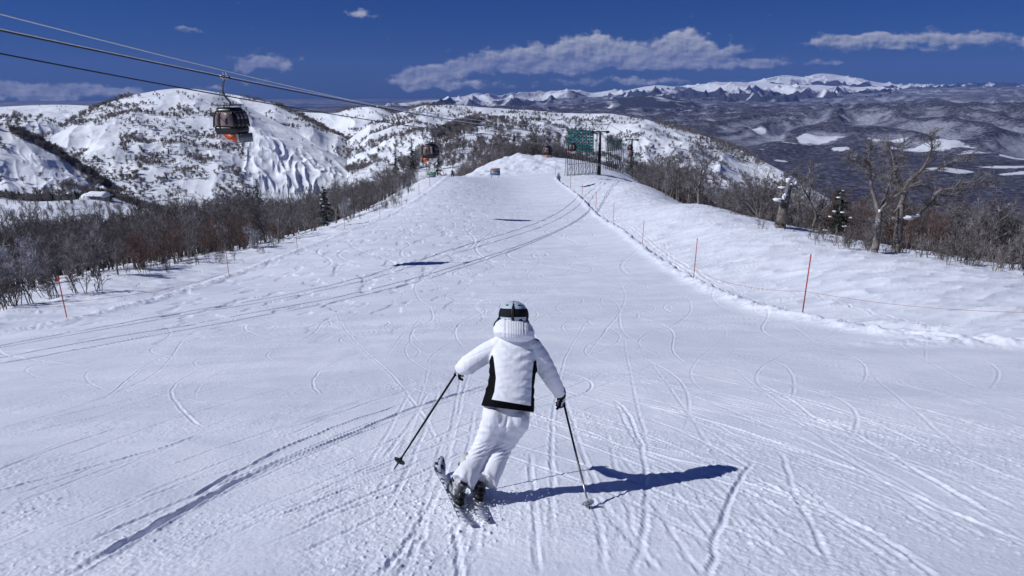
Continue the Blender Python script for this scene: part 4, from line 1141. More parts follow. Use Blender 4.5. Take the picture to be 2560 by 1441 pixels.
limbs_tree('gnarled_tree', 'big gnarled bare tree, the right of the twin trees, with long crooked limbs', 'tree', [
    ([(2240, 636, 0), (2244, 590, 0), (2250, 550, 0), (2252, 515, 0)], .26, .20),
    ([(2252, 515, 0), (2262, 480, .3), (2270, 455, .6), (2300, 445, 1)], .16, .09),
    ([(2250, 550, 0), (2290, 540, -.5), (2312, 520, -.8), (2330, 508, -1), (2370, 520, -1.2), (2400, 540, -1.4)], .13, .04),
    ([(2330, 508, -1), (2345, 480, -1), (2390, 470, -1.4), (2430, 455, -1.8), (2480, 455, -2)], .09, .03),
    ([(2270, 470, .5), (2310, 465, .8), (2360, 490, 1), (2400, 480, 1.4), (2450, 460, 1.6)], .10, .03),
    ([(2262, 480, .3), (2240, 450, .8), (2236, 415, 1.2), (2230, 385, 1.5), (2215, 360, 1.8)], .12, .03),
    ([(2270, 455, .6), (2300, 430, 0), (2320, 400, -.4), (2330, 365, -.8), (2322, 340, -1)], .11, .03),
    ([(2300, 430, 0), (2340, 425, -.5), (2380, 405, -1), (2420, 395, -1.4)], .07, .02),
    ([(2250, 480, .2), (2225, 455, .5), (2190, 440, .8), (2170, 425, 1), (2130, 400, 1.4)], .10, .02),
    ([(2252, 515, 0), (2225, 540, -.4), (2200, 552, -.8)], .08, .02),
    ([(2236, 415, 1.2), (2250, 385, 1.4), (2262, 350, 1.5)], .06, .02)], 47, (2240, 634), 'bark_pale', 'twig', 8, 1.0, rg, snow=[(2272, 545, -.4, .32, .13), (2290, 540, -.6, .22, .10), (2236, 545, -.2, .12, .08)])
limbs_tree('gnarled_tree', 'forked bare tree with a grey trunk, the left of the twin trees', 'tree', [
    ([(2188, 624, 0), (2192, 590, 0), (2196, 555, 0), (2198, 535, 0)], .20, .16),
    ([(2198, 535, 0), (2188, 500, 0), (2178, 460, -.3), (2175, 420, -.5), (2172, 395, -.6), (2180, 365, -.7)], .12, .03),
    ([(2198, 535, 0), (2210, 505, .3), (2222, 465, .6), (2232, 430, .8), (2255, 418, 1)], .11, .03),
    ([(2200, 530, 0), (2215, 510, -.3), (2240, 490, -.6), (2270, 470, -1), (2310, 450, -1.2)], .10, .03),
    ([(2178, 430, -.4), (2160, 418, -.8), (2140, 408, -1), (2122, 402, -1.2)], .05, .02),
    ([(2196, 555, 0), (2180, 560, -.3), (2172, 580, -.4)], .04, .015)], 45, (2188, 622), 'bark_pale', 'twig', 8, .9, rg, snow=[(2194, 556, -.25, .17, .20), (2199, 528, -.2, .08, .10)])
limbs_tree('birch_tree', 'pale slender birch at the edge of the right wood, left of the snowy stump', 'tree', [
    ([(1747, 512, 0), (1746, 490, 0), (1748, 470, 0), (1752, 440, 0)], .17, .12),
    ([(1748, 475, 0), (1738, 455, -.4), (1735, 430, -.6), (1722, 405, -.8)], .09, .03),
    ([(1752, 440, 0), (1755, 415, .3), (1742, 395, .5)], .08, .025),
    ([(1752, 445, 0), (1765, 425, -.5), (1775, 405, -.8), (1790, 395, -1)], .08, .025),
    ([(1750, 482, 0), (1770, 482, -.5), (1790, 478, -.8)], .05, .02),
    ([(1746, 488, 0), (1735, 470, .5), (1728, 455, .8)], .05, .02)], 88, (1748, 512), 'bark_pale', 'twig', 9, 1.5, rg)
limbs_tree('birch_tree', 'fan shaped birch of many thin pale stems left of the snowy stump', 'tree', [
    ([(1896, 552, 0), (1890, 520, 0), (1880, 490, -.5), (1868, 455, -.8), (1850, 425, -1)], .10, .02),
    ([(1898, 550, 0), (1896, 510, .2), (1892, 470, .4), (1885, 430, .5)], .10, .02),
    ([(1898, 548, 0), (1905, 505, -.3), (1915, 460, -.5), (1922, 430, -.6)], .09, .02),
    ([(1894, 540, 0), (1870, 510, .6), (1845, 490, 1), (1825, 480, 1.3)], .08, .02),
    ([(1893, 545, 0), (1860, 528, .3), (1830, 520, .5)], .06, .02),
    ([(1897, 545, 0), (1885, 500, .9), (1870, 470, 1.3), (1862, 440, 1.6)], .08, .02)], 75, (1898, 552), 'bark_pale', 'twig', 7, 1.2, rg)
limbs_tree('broken_stump', 'dark broken trunk with arms heaped in snow, beside the big twin trees', 'tree trunk', [
    ([(1952, 560, 0), (1956, 535, 0), (1962, 508, 0), (1968, 485, 0), (1974, 455, 0)], .42, .2),
    ([(1962, 505, 0), (1950, 500, -.3), (1944, 500, -.5)], .16, .10),
    ([(1970, 472, 0), (1958, 470, -.2), (1948, 470, -.3)], .10, .05),
    ([(1972, 470, 0), (1985, 472, .2), (1994, 468, .3)], .09, .05),
    ([(1956, 490, 0), (1955, 460, .2), (1953, 440, .3)], .10, .05)], 62, (1953, 560), 'bark_dark', 'twig', 1.2, .6, rg,
    snow=[(1944, 500, -.45, .40, .17), (1960, 494, -.3, .15, .32), (1966, 478, -.25, .13, .30), (1971, 452, -.1, .20, .24), (1955, 469, -.3, .34, .09), (1983, 470, .1, .30, .10), (1990, 458, .2, .10, .14), (1954, 447, .2, .12, .10), (1976, 462, -.1, .22, .10)])
limbs_tree('leaning_birch', 'leaning pale birch right of the broken snowy stump', 'tree', [
    ([(2032, 568, 0), (2040, 540, 0), (2030, 515, 0), (2015, 485, -.2), (2000, 455, -.4), (1985, 430, -.6)], .11, .02),
    ([(2036, 552, 0), (2052, 530, .3), (2060, 500, .4), (2066, 470, .5)], .07, .02),
    ([(2022, 500, 0), (2026, 470, .3), (2024, 435, .5), (2030, 410, .6)], .06, .02)], 64, (2034, 566), 'bark_pale', 'twig', 8, 1.0, rg)

def conifer(px, py, Hpx, label, seed, D=None, snow=True, lean=0, cat='conifer', wide=.26):
    if D is None: b = gpix([px], [py])[0]
    else: b = at(px, py, D)
    D0 = b[1] * CT - b[2] * ST; H = Hpx * D0 / FPX / .96
    tr, cr, sn = gen_conifer(seed, H, lean, snow, wide)
    o = empty('conifer', b); tag(o, label, cat)
    tr.build('trunk', M['bark_dark'], o); cr.build('crown', M['needles'], o)
    if sn.n: sn.build('snow_load', M['snow_clump'], o, True)
    return o
conifer(652, 560, 112, 'tall dark conifer standing above the left wood below the fluted snow face', 1, D=150)
conifer(818, 560, 95, 'snow dusted conifer at the front of the left wood', 2, D=92)
conifer(990, 435, 75, 'dark conifer behind the wood left of the green and yellow board', 3, D=235)
conifer(1032, 440, 92, 'dark conifer close left of the gondola above the green board', 4, D=215)
conifer(2092, 578, 105, 'bushy dark conifer between the broken stump and the twin trees', 5, D=58, wide=.46)
conifer(1094, 438, 58, 'ragged conifer with bare drooping branches beneath the second gondola', 6, D=172, snow=False)
for i, (px, py, h, w) in enumerate([(130, 505, 32, 'just left of the snowed-in hut clearing'), (180, 510, 22, 'at the near edge of the hut clearing'), (280, 508, 34, 'right beside the snowed-in hut'), (123, 526, 26, 'lowest of the row on the clearing slope'), (60, 545, 26, 'leftmost of the clearing slope'), (76, 553, 26, 'second from left on the clearing slope'), (94, 552, 34, 'tallest of the clearing slope'), (120, 548, 20, 'smallest of the clearing slope')]):
    conifer(px, py, h, 'small far conifer ' + w, 20 + i)
def snag():
    b = at(728, 560, 150); o = empty('dead_tree', b); tag(o, 'thin dead trunk standing bare above the left wood beside the tall conifer', 'dead tree')
    rng = np.random.default_rng(3); t = MB(); t.tube([(0, 0, -1), (.05, 0, 4), (.0, 0, 8), (.05, 0, 11.3)], [.16, .13, .08, .03], 6)
    c = MB()
    for i in range(22):
        z = rng.uniform(4.5, 10.8); a = rng.uniform(0, 6.28); c.tube(curve_branch((0, 0, z), (math.cos(a), math.sin(a), rng.uniform(-.3, .3)), rng.uniform(.4, 1.3), 3, rng, .15), [.03, .022, .016, .01], 3, cap=False)
    t.build('trunk', M['bark_dark'], o); c.build('branch', M['bark_dark'], o)
snag()

# ---- dots of trees over the far slopes: low detail, woods nobody could count
def far_proto(seed, ev=False):
    rng = np.random.default_rng(seed); mb = MB(); H = 7.0
    if ev:
        for k in range(5):
            z = 1 + k * 1.4; r = 1.9 * (1 - k / 5.5); a = np.arange(7) * 2 * np.pi / 7
            V = [[0, 0, z + 2.2]] + [[math.cos(q) * r * rng.uniform(.6, 1.2), math.sin(q) * r * rng.uniform(.6, 1.2), z + rng.uniform(-.4, .2)] for q in a]
            mb.add(V, [(0, 1 + j, 1 + (j + 1) % 7) for j in range(7)])
        mb.tube([(0, 0, -.5), (0, 0, 3)], .2, 4, 0, cap=False)
        return mb.mesh('far_conifer', M['needles'])
    mb.tube([(0, 0, -.6), (.1, .1, H * .4), (0, 0, H * .75)], [.24, .18, .08], 4, 0, cap=False)
    for i in range(24):
        a = rng.uniform(0, 6.28); z = rng.uniform(.25, .75) * H; L = rng.uniform(1.4, 3.2)
        B = curve_branch((0, 0, z), (math.cos(a), math.sin(a), rng.uniform(.2, 1.1)), L, 3, rng, .2, .1)
        mb.tube(B, [.13, .11, .09, .07], 3, 0, cap=False)
        for q in range(8):
            j = rng.integers(1, 4); C = curve_branch(B[j], side_dir(B[j] - B[j - 1], rng.uniform(.4, 1.1), rng), rng.uniform(.6, 1.2), 2, rng, .2, .1)
            mb.tube(C, [.085, .075, .05], 3, 0, cap=False)
    return mb.mesh('far_tree', M['twig_far'])
M['twig_far'] = mat('twig_far', (.22, .195, .195), .8, .2, color2=(.42, .40, .43), vscale=.8, vlo=.5, vhi=.8, rnd=.3)
FSRC = [bpy.data.objects.new('tree_pattern', far_proto(900 + i)) for i in range(5)] + [bpy.data.objects.new('tree_pattern', far_proto(950 + i, True)) for i in range(2)]
def hill_trees(key, n, seed, thr=(-.1, .35), scale=60, srange=(.02, .98), sz=(.7, 1.3), band=(), ev=.012, pxr=None):
    V, s, cx = HV[key]; rng = np.random.default_rng(seed)
    i0 = np.searchsorted(s, srange[0]); i1 = np.searchsorted(s, srange[1]); nc = V.shape[1]
    fi = rng.uniform(i0, i1 - 1.01, n); fj = rng.uniform(0, nc - 1.01, n)
    i = fi.astype(int); j = fj.astype(int); a = (fi - i)[:, None]; b = (fj - j)[:, None]
    P = (V[i, j] * (1 - b) + V[i, j + 1] * b) * (1 - a) + (V[i + 1, j] * (1 - b) + V[i + 1, j + 1] * b) * a
    d = fbm(P[:, 0] / scale, P[:, 1] / scale, seed + 50, 3)
    pr = sstep(thr[0], thr[1], d)
    pxx, pyy, D = to_px(P)
    for fn in band: pr = fn(pxx, pyy, s[i], pr)
    ok = rng.uniform(0, 1, n) < pr
    P = P[ok]; D = D[ok]
    if key in ('B',): pass
    return P, rng.uniform(*sz, len(P)), np.where(rng.uniform(0, 1, len(P)) < ev, 5 + rng.integers(0, 2, len(P)), rng.integers(0, 5, len(P))), rng.uniform(0, 6.28, len(P))
def bare(x0, x1, y0, y1, k=0.0):
    return lambda px, py, s, pr: np.where((px > x0) & (px < x1) & (py > y0) & (py < y1), pr * k, pr)
def topbare(lim, k=.1): return lambda px, py, s, pr: np.where(s > lim, pr * k, pr)
def ridge_line(x0, x1, s0, pmin=.9): return lambda px, py, s, pr: np.where((px > x0) & (px < x1) & (s > s0), np.maximum(pr, pmin), pr)
def far_woods():
    A = []
    def line(key, px0, px1, n, seed, soff=(.93, 1.03)):
        V, s, cx = HV[key]; rng = np.random.default_rng(seed)
        j = rng.uniform(np.searchsorted(cx, px0), np.searchsorted(cx, px1) - 1.01, n).astype(int); i = np.searchsorted(s, rng.uniform(*soff, n)); i = np.minimum(i, len(s) - 1)
        P = V[i, j] + rng.normal(0, 2, (n, 3)) * [1, 1, 0]
        A.append((P, rng.uniform(.7, 1.25, n), rng.integers(0, 5, n), rng.uniform(0, 6.28, n)))
    A.append(hill_trees('B', 12000, 1, thr=(-.30, .60), scale=45, sz=(.5, 1.15), band=[bare(140, 300, 315, 390, .04), bare(610, 900, 290, 520, .02), topbare(.93, .12), bare(300, 520, 221, 262, .15)]))
    A.append(hill_trees('A', 5200, 2, thr=(.0, .45), scale=60, band=[bare(0, 140, 420, 480, .15)]))
    A.append(hill_trees('A2', 8000, 3, thr=(-.2, .3), scale=60))
    A.append(hill_trees('C', 3000, 4, thr=(.0, .45), scale=70))
    A.append(hill_trees('C2', 2400, 5, thr=(.05, .45), scale=90, band=[topbare(.85, .2)]))
    A.append(hill_trees('D', 15000, 6, thr=(-.28, .4), scale=80, sz=(.5, 1.1), band=[topbare(.94, .3), bare(1600, 1720, 310, 370, .35)]))
    A.append(hill_trees('E', 1500, 7, thr=(-.3, .25), scale=30, sz=(.5, .9), band=[topbare(.8, .08)]))
    A.append(hill_trees('F', 1600, 8, thr=(.05, .4), scale=200))
    line('A', 30, 310, 420, 31); line('B', 40, 330, 330, 32, (.94, 1.06)); line('C', 690, 1050, 600, 33); line('C2', 930, 1100, 180, 34); line('E', 1085, 1200, 240, 35, (.86, .99)); line('C', 600, 690, 30, 36); line('C2', 840, 900, 60, 38); line('D', 1020, 1075, 60, 39); line('D', 1640, 1900, 260, 37)
    line('E', 1200, 1480, 40, 40, (.95, 1.0))
    # wooded brow beyond the hut and the copse behind the lower end of the run
    rng = np.random.default_rng(44)
    x = rng.uniform(-520, -120, 8000); y = rng.uniform(480, 720, 8000); z = g0(x, y); px, py, D = to_px(np.stack([x, y, z], -1))
    ok = (D > 575) & (D < 690)
    A.append((np.stack([x, y, z], -1)[ok], rng.uniform(.6, 1.1, ok.sum()), np.where(rng.uniform(0, 1, ok.sum()) < .4, 5, rng.integers(0, 5, ok.sum())), rng.uniform(0, 6.28, ok.sum())))
    P = np.concatenate([a[0] for a in A]); s = np.concatenate([a[1] for a in A]); i = np.concatenate([a[2] for a in A]); r = np.concatenate([a[3] for a in A])
    ev = i >= 5
    instancer('hillside_trees', P[~ev], r[~ev], s[~ev], i[~ev], FSRC[:5])
    instancer('hillside_conifers', P[ev], r[ev], s[ev], i[ev] - 5, FSRC[5:])
    # copse of real trees below the far end of the run
    x = rng.uniform(-34, 30, 430); y = rng.uniform(286, 345, 430); z = g0(x, y) 
    keys = ['thicket_twig', 'spread_twig', 'birch_twig']; src = []; 
    for k in keys:
        for (a, b, c) in PROTO[k][0]: src.append(SRC(c))
    instancer('copse', np.stack([x, y, z - .2], -1), rng.uniform(0, 6.28, 430), rng.uniform(.7, 1.2, 430), rng.integers(0, len(src), 430), src)
far_woods()

# ------------------------------------------------------------------ cable car
ROPE_DX = .315                                     # the line runs away to the right: dx per metre of y
def rope_pt(side, y):
    """side 0: left rope, 1: right rope"""
    x = (22.6 if side == 0 else 26.7) - ROPE_DX * (195 - y)
    if side == 0: pts = [(37.8, 1.57), (89.8, -5.4), (195, -12.85)]
    else: pts = [(34.0, 2.44), (48.5, .45), (195, -12.85)]
    (a, za), (b, zb), (c, zc) = pts
    z = za * (y - b) * (y - c) / ((a - b) * (a - c)) + zb * (y - a) * (y - c) / ((b - a) * (b - c)) + zc * (y - a) * (y - b) / ((c - a) * (c - b))
    return np.array([x, y, z])
T1 = np.array([24.65, 195.0]); T2 = np.array([45.0, 261.0])
def ropes():
    for side in (0, 1):
        P = [rope_pt(side, y) for y in np.linspace(-30, 195, 60)]
        t2 = np.array([T2[0] + (-2.05 if side == 0 else 2.05), T2[1], -20.0])
        P += [P[-1] + (t2 - P[-1]) * q - np.array([0, 0, 1.2 * 4 * q * (1 - q)]) for q in np.linspace(.1, 1, 8)]
        P += [t2 + np.array([.3 * q, q, -.28 * q]) * 1.0 for q in (30, 70, 120, 160)]
        mb = MB(); mb.tube(P, .045, 6)
        o = mb.build('haul_rope', M['dark_steel'], smooth=True)
        tag(o, 'black haul rope carrying the big gondola, the upper of the two black ropes' if side else 'black haul rope carrying the gondola above the green board, lower black rope', 'rope', 'haul ropes')
    for k, (pix, xt) in enumerate([([(0, 72), (560, 190), (1000, 272)], 22.2), ([(0, 36), (600, 185), (960, 268)], 27.0)]):
        # light cable from the top of the pylons
        tp = np.array([xt, 195, -10.6]); Q = []
        for px, py in pix:
            a = (px - 1280) / FPX; b = (py - 720.5) / FPX
            # on the vertical plane x = xt - dx (195 - y)
            D = (xt - ROPE_DX * 195) / (a - ROPE_DX * (CT - b * ST)); Q.append(at(px, py, D))
        Q = np.array(Q + [tp]); Q = Q[np.argsort(Q[:, 1])]
        c = np.polyfit(Q[:, 1], Q[:, 2], 2)
        P = [(xt - ROPE_DX * (195 - y), y, np.polyval(c, y)) for y in np.linspace(-30, 195, 60)]
        P[-1] = tuple(tp)
        P += [(tp[0] + (T2[0] - T1[0]) * q, 195 + 66 * q, -10.6 - 7.8 * q - 3 * q * (1 - q)) for q in np.linspace(.1, 1, 6)]
        mb = MB(); mb.tube(P, .040, 6); o = mb.build('signal_cable', M['pale_cable'], smooth=True)
        tag(o, ['pale sunlit cable just above the black haul ropes', 'pale sunlit cable, topmost line crossing the sky'][k], 'cable', 'pale cables')
M['pale_cable'] = mat('pale_cable', (.62, .64, .70), .4, .5, var=.1, vscale=2)
ropes()

M['gondola_glass'] = mat('gondola_glass', (.025, .018, .018), .15, .4, color2=(.045, .035, .034), vscale=2)
M['glass_pink'] = mat('glass_see_through', (.25, .18, .17), .35, .3, color2=(.15, .115, .12), vscale=3)
M['gondola_black'] = mat('gondola_black', (.012, .011, .012), .35, .5, var=.3, vscale=4)
M['rack_grey'] = mat('rack_grey', (.25, .26, .28), .45, .5, metal=.4, var=.2, vscale=8)
M['logo_pink'] = mat('logo_pink', (.55, .28, .30), .5, .3)

def text_mesh(name, s, size, m, depth=.004):
    cu = bpy.data.curves.new(name, 'FONT'); cu.body = s; cu.size = size; cu.align_x = 'CENTER'; cu.align_y = 'CENTER'; cu.extrude = depth
    o = bpy.data.objects.new(name, cu); COL.objects.link(o)
    me = bpy.data.meshes.new_from_object(o.evaluated_get(bpy.context.evaluated_depsgraph_get()))
    bpy.data.objects.remove(o); me.materials.clear(); me.materials.append(m); me.name = name
    return me

def cab_half(z):
    """half width of the cabin at height z (0 = floor line, 1.95 = roof)"""
    return float(np.interp(z, [-.62, -.1, .0, .28, .5, 1.2, 1.75, 1.95], [.70, .92, 1.02, 1.10, 1.08, 1.00, .80, .66]))

def make_gondola(number, skis=True):
    """local frame: +x = along the line (down), cabin centre at x=y=0, z = 0 floor line; the grip is at (0,0,4.05)"""
    root = empty('gondola')
    ax, ay = np.array([1.0, 0, 0]), np.array([0, 1.0, 0])
    LX = .95
    def ring(z, g=0.0, kx=1.0):
        w = cab_half(z) + g
        return (np.array([0, 0, z]), ax, ay, (LX + g) * kx * (w / 1.05) ** .6, w)
    b = MB()
    b.loft([ring(z) for z in (.0, .05, .14, .28, .42, .52)], 32, 0, p=4)
    b.loft([ring(z, -.03) for z in (.52, .8, 1.1, 1.4, 1.62)], 32, 0, p=4)
    b.loft([ring(z) for z in (1.62, 1.75, 1.86)] + [(np.array([0, 0, 1.95]), ax, ay, .62, .60)], 32, 0, p=4)
    # door and corner pillars
    def face_xz(sx, y0, y1, z0, z1, g, n=6):
        V = []; F = []
        for i in range(n + 1):
            z = z0 + (z1 - z0) * i / n; w = cab_half(z); x = sx * (LX * (w / 1.05) ** .6 + g)
            V += [[x, y0 * w, z], [x, y1 * w, z], [x - sx * .03, y1 * w, z], [x - sx * .03, y0 * w, z]]
        for i in range(n):
            for j in range(4):
                q = (j + 1) % 4; F.append((i * 4 + j, i * 4 + q, i * 4 + 4 + q, i * 4 + 4 + j))
        F += [(3, 2, 1, 0), (n * 4, n * 4 + 1, n * 4 + 2, n * 4 + 3)]
        return V, F
    def face_yz(sy, x0, x1, z0, z1, g, n=6):
        V = []; F = []
        for i in range(n + 1):
            z = z0 + (z1 - z0) * i / n; w = cab_half(z); y = sy * (w + g); k = LX * (w / 1.05) ** .6
            V += [[x0 * k, y, z], [x1 * k, y, z], [x1 * k, y - sy * .03, z], [x0 * k, y - sy * .03, z]]
        for i in range(n):
            for j in range(4):
                q = (j + 1) % 4; F.append((i * 4 + j, i * 4 + q, i * 4 + 4 + q, i * 4 + 4 + j))
        F += [(3, 2, 1, 0), (n * 4, n * 4 + 1, n * 4 + 2, n * 4 + 3)]
        return V, F
    for sx in (-1, 1):
        for y in (-.80, .80): b.add(*face_xz(sx, y - .05, y + .05, .5, 1.7, .012), 0)
        b.add(*face_xz(sx, .28, .40, .5, 1.7, .012), 0)
    for sy in (-1, 1):
        for x in (-.78, -.28, .22, .78): b.add(*face_yz(sy, x - .04, x + .04, .5, 1.7, .012), 0)
    b.build('cabin', [M['gondola_black']], root)
    def pane(V, F, m): 
        q = MB(); q.add(V, F); return q.build('window', m, root)
    for sx in (-1, 1):
        pane(*face_xz(sx, -.74, .26, .60, 1.62, .004), M['glass_pink']); pane(*face_xz(sx, .42, .72, .60, 1.62, .004), M['glass_pink'])
        v = MB(); v.add(*face_xz(sx, -.36, -.14, .74, 1.32, .02, 3)); v.build('vent_window', M['gondola_black'], root)
    for sy in (-1, 1):
        for x0, x1 in ((-.72, -.34), (-.22, .16), (.28, .72)):
            pane(*face_yz(sy, x0, x1, .60, 1.62, .004), M['gondola_glass'])
            w = MB(); w.add(*face_yz(sy, x0 + .05, x1 - .05, 1.12, 1.56, .010, 3)); w.build('window', M['glass_pink'], root)
    # lower skirt, white with an orange flash and the number
    s = MB(); s.loft([ring(-.62, 0, .8), ring(-.5, 0, .9), ring(-.1, -.05), ring(0, -.06)], 32, 0, p=4); sk = s.build('skirt', M['white_paint'], root)
    for sx in (-1, 1):
        f = MB()
        pts = [(-.2, -.02), (.90, -.02), (.80, -.60), (-.15, -.60), (-.45, -.34), (-.02, -.34)]
        V = []
        for g in (0.012, -.012):
            for y, z in pts:
                w = cab_half(z) - .02; x = sx * (LX * (w / 1.05) ** .6 * np.interp(z, [-.62, -.1], [.82, 1.0]) + g); V.append([x, -y * .98, z])
        n = len(pts); F = [tuple(range(n)), tuple(range(2 * n - 1, n - 1, -1))] + [(i, n + i, n + (i + 1) % n, (i + 1) % n) for i in range(n)]
        f.add(V, F); f.build('orange_flash', M['orange_paint'], sk)
        t = bpy.data.objects.new('number', text_mesh('number', number, .26, M['gondola_black'])); link(t, sk)
        w = cab_half(-.22); t.location = (sx * (LX * (w / 1.05) ** .6 + .02), -.42, -.20)
        t.rotation_euler = (math.pi / 2, 0, math.pi / 2 * sx)
        e = MB(); a = np.arange(20) * 2 * np.pi / 20; cy = .60; xx = sx * (LX * (cab_half(-.25) / 1.05) ** .6 * .98 + .012)
        V = [[xx, cy + .13 * math.cos(q), -.20 + .13 * math.sin(q)] for q in a] + [[xx - sx * .04, cy + .13 * math.cos(q), -.20 + .13 * math.sin(q)] for q in a]
        e.add(V, [tuple(range(20)), tuple(range(39, 19, -1))] + [(i, 20 + i, 20 + (i + 1) % 20, (i + 1) % 20) for i in range(20)]); e.box((xx, cy, -.38), (.03, .26, .035), mi=1)
        e.build('emblem', [M['logo_pink'], M['rack_grey']], sk)
    # ski rack on the door side, roof frame, hanger, grip
    r = MB()
    for sy in (-1,):
        y0 = sy * 1.12
        for z in (-.62, -.30, 0.0): r.box((0.05, y0, z), (1.5, .16, .05))
        for i in range(9): r.box((-.65 + i * .17, y0 - .02, -.31), (.045, .20, .66))
        r.box((.05, sy * 1.0, -.32), (1.4, .06, .6), mi=1)
    r.build('ski_rack', [M['rack_grey'], M['gondola_black']], root)
    st = MB(); st.box((0, 0, -.72), (1.0, .05, .04)); st.tube([(-.5, 0, -.55), (-.48, 0, -.72), (.48, 0, -.72), (.5, 0, -.55)], .025, 6); st.build('bumper', M['dark_steel'], root)
    f = MB()
    for y in (-.62, .62): f.tube([(-.85, y, 2.12), (.85, y, 2.12)], .04, 6)
    for x in (-.8, 0, .8): f.tube([(x, -.62, 2.12), (x, .62, 2.12)], .035, 6); 
    for x in (-.7, .7):
        for y in (-.5, .5): f.tube([(x, y, 1.85), (x, y, 2.12)], .03, 6)
    f.build('roof_frame', M['dark_steel'], root)
    pl = MB(); pl.box((-.42, 0, 2.16), (.75, 1.1, .02)); pl.box((.42, 0, 2.16), (.75, 1.1, .02)); pl.build('roof_panel', M['rack_grey'], root)
    h = MB(); h.tube(dense([(0, -.05, 2.10), (.0, -.10, 2.30), (0, .28, 2.75), (0, .42, 3.05), (0, .40, 3.4), (0, .20, 4.0)], 30), .075, 10)
    h.box((0, .47, 3.10), (.10, .08, .35)); h.box((0, .50, 3.55), (.12, .20, .10)); h.build('hanger', M['steel_dark'], root, True)
    g = MB(); g.box((0, .10, 4.10), (.85, .16, .16), bev=.03); g.box((-.30, .10, 4.22), (.42, .24, .14), bev=.03)
    for x in (-.15, .2): g.tube([(x, .10, 4.15), (x, .10, 4.42)], .03, 6); g.ball((x, .10, 4.44), .06, n=8, m=6)
    for x in (-.42, .42): g.tube([(x, .0, 4.12), (x, .2, 4.12)], .11, 10)
    g.build('grip', M['steel'], root)
    return root
M['steel_dark'] = mat('painted_steel', (.10, .12, .14), .4, .5, metal=.4, var=.2, vscale=3)
def hang(root, P, yaw, label, tilt=0.0):
    root.location = np.array(P) - np.array([0, 0, 4.12 * .9]); root.rotation_euler = (0, tilt, yaw)
    tag(root, label, 'gondola', 'gondola cabins on the lift')
def copy_tree(o, parent=None):
    c = o.copy(); COL.objects.link(c)
    if parent is not None: c.parent = parent
    for ch in list(o.children): copy_tree(ch, c)
    return c
YAW = math.atan2(1, ROPE_DX)
def solve_y(side, px):
    ys = np.linspace(30, 320, 3000); P = np.array([rope_pt(side, y) if y < 195 else rope_pt(side, 195) + np.array([.315 * (y - 195), y - 195, -.10 * (y - 195)]) for y in ys])
    return P[np.argmin(np.abs(to_px(P)[0] - px))]
g1 = make_gondola('12'); g1.scale = (.9, .9, .9)
hang(g1, solve_y(1, 566), YAW + R(4), 'nearest large black gondola with an orange and white skirt numbered 12')
spots = [(0, 1074, 'second gondola, hanging above the green and yellow board'), (0, 1368, 'gondola hanging alone left of the green net screens'), (0, 1432, 'gondola hanging in front of the larger green net screen'), (1, 1556, 'gondola between the pylons, the left of the far pair'), (0, 1565, 'gondola nearest the second pylon, the right of the far pair')]
for k, (side, px, lab) in enumerate(spots):
    c = copy_tree(g1)
    P = solve_y(side, px) if px < 1500 else np.array({1556: (43.9, 258, -19.6), 1565: (51.5, 300, -26.0)}[px])
    hang(c, P, YAW + (math.pi if side == 0 and px != 1368 else R(-8)), lab)

# ------------------------------------------------------------------ lift pylons
def make_pylon(H, name='lift_pylon'):
    root = empty(name)
    c = MB(); c.tube([(0, 0, -1.5), (0, 0, H * .15), (0, 0, H - 1.9)], [.62, .55, .28], 16); c.build('column', M['dark_steel'], root, True)
    a = MB(); a.box((0, 0, H - 1.9), (5.2, .5, .28), bev=.05)
    for s in (-1, 1): a.box((s * 2.1, 0, H - 1.75), (.2, 1.2, .3))
    a.build('crossarm', M['dark_steel'], root)
    for s in (-1, 1):
        w = MB(); w.box((s * 2.05, 0, H - 2.2), (.30, 4.2, .22), bev=.04)
        for y in np.linspace(-1.9, 1.9, 8): w.tube([(s * 2.05 - .12, y, H - 2.05), (s * 2.05 + .12, y, H - 2.05)], .22, 12)
        w.build('sheave_train', M['dark_steel'], root)
        st = MB(); st.ball((s * 1.2, 0, H - 1.68), (.8, .35, .16), n=12, m=8, lump=.4, seed=3 + s); st.build('snow_cap', M['snow_clump'], root, True)
    l = MB(); zt = H + .1; zb = H - 1.75
    l.tube([(-2.45, 0, zt), (2.45, 0, zt)], .08, 6)
    for s in (-1, 1):
        l.tube([(s * 2.4, 0, zt), (s * 1.35, 0, zb)], .075, 6); l.tube([(0, 0, zt), (s * 1.35, 0, zb)], .06, 6)
        l.tube([(s * 2.45, -.2, zt), (s * 2.45, .2, zt)], .1, 6)
    l.build('top_frame', M['dark_steel'], root)
    return root
p1 = make_pylon(14.3); zb = float(gz(T1[0], T1[1])[0]); p1.location = (T1[0], T1[1], -10.7 - 14.3); p1.rotation_euler = (0, 0, -R(16))
tag(p1, 'tall dark lift pylon standing between the two green net screens', 'lift pylon', 'lift pylons')
nb = MB(); nb.box((0.15, -.60, 3.4), (.7, .05, .9)); nb.build('notice', M['rack_grey'], p1)
p2 = copy_tree([o for o in [p1]][0]); p2.location = (T2[0], T2[1], -17.9 - 14.3); p2['label'] = 'farther lift pylon rising behind the trees right of the nets'
for ch in list(p2.children):
    if ch.name.startswith('notice'): bpy.data.objects.remove(ch)

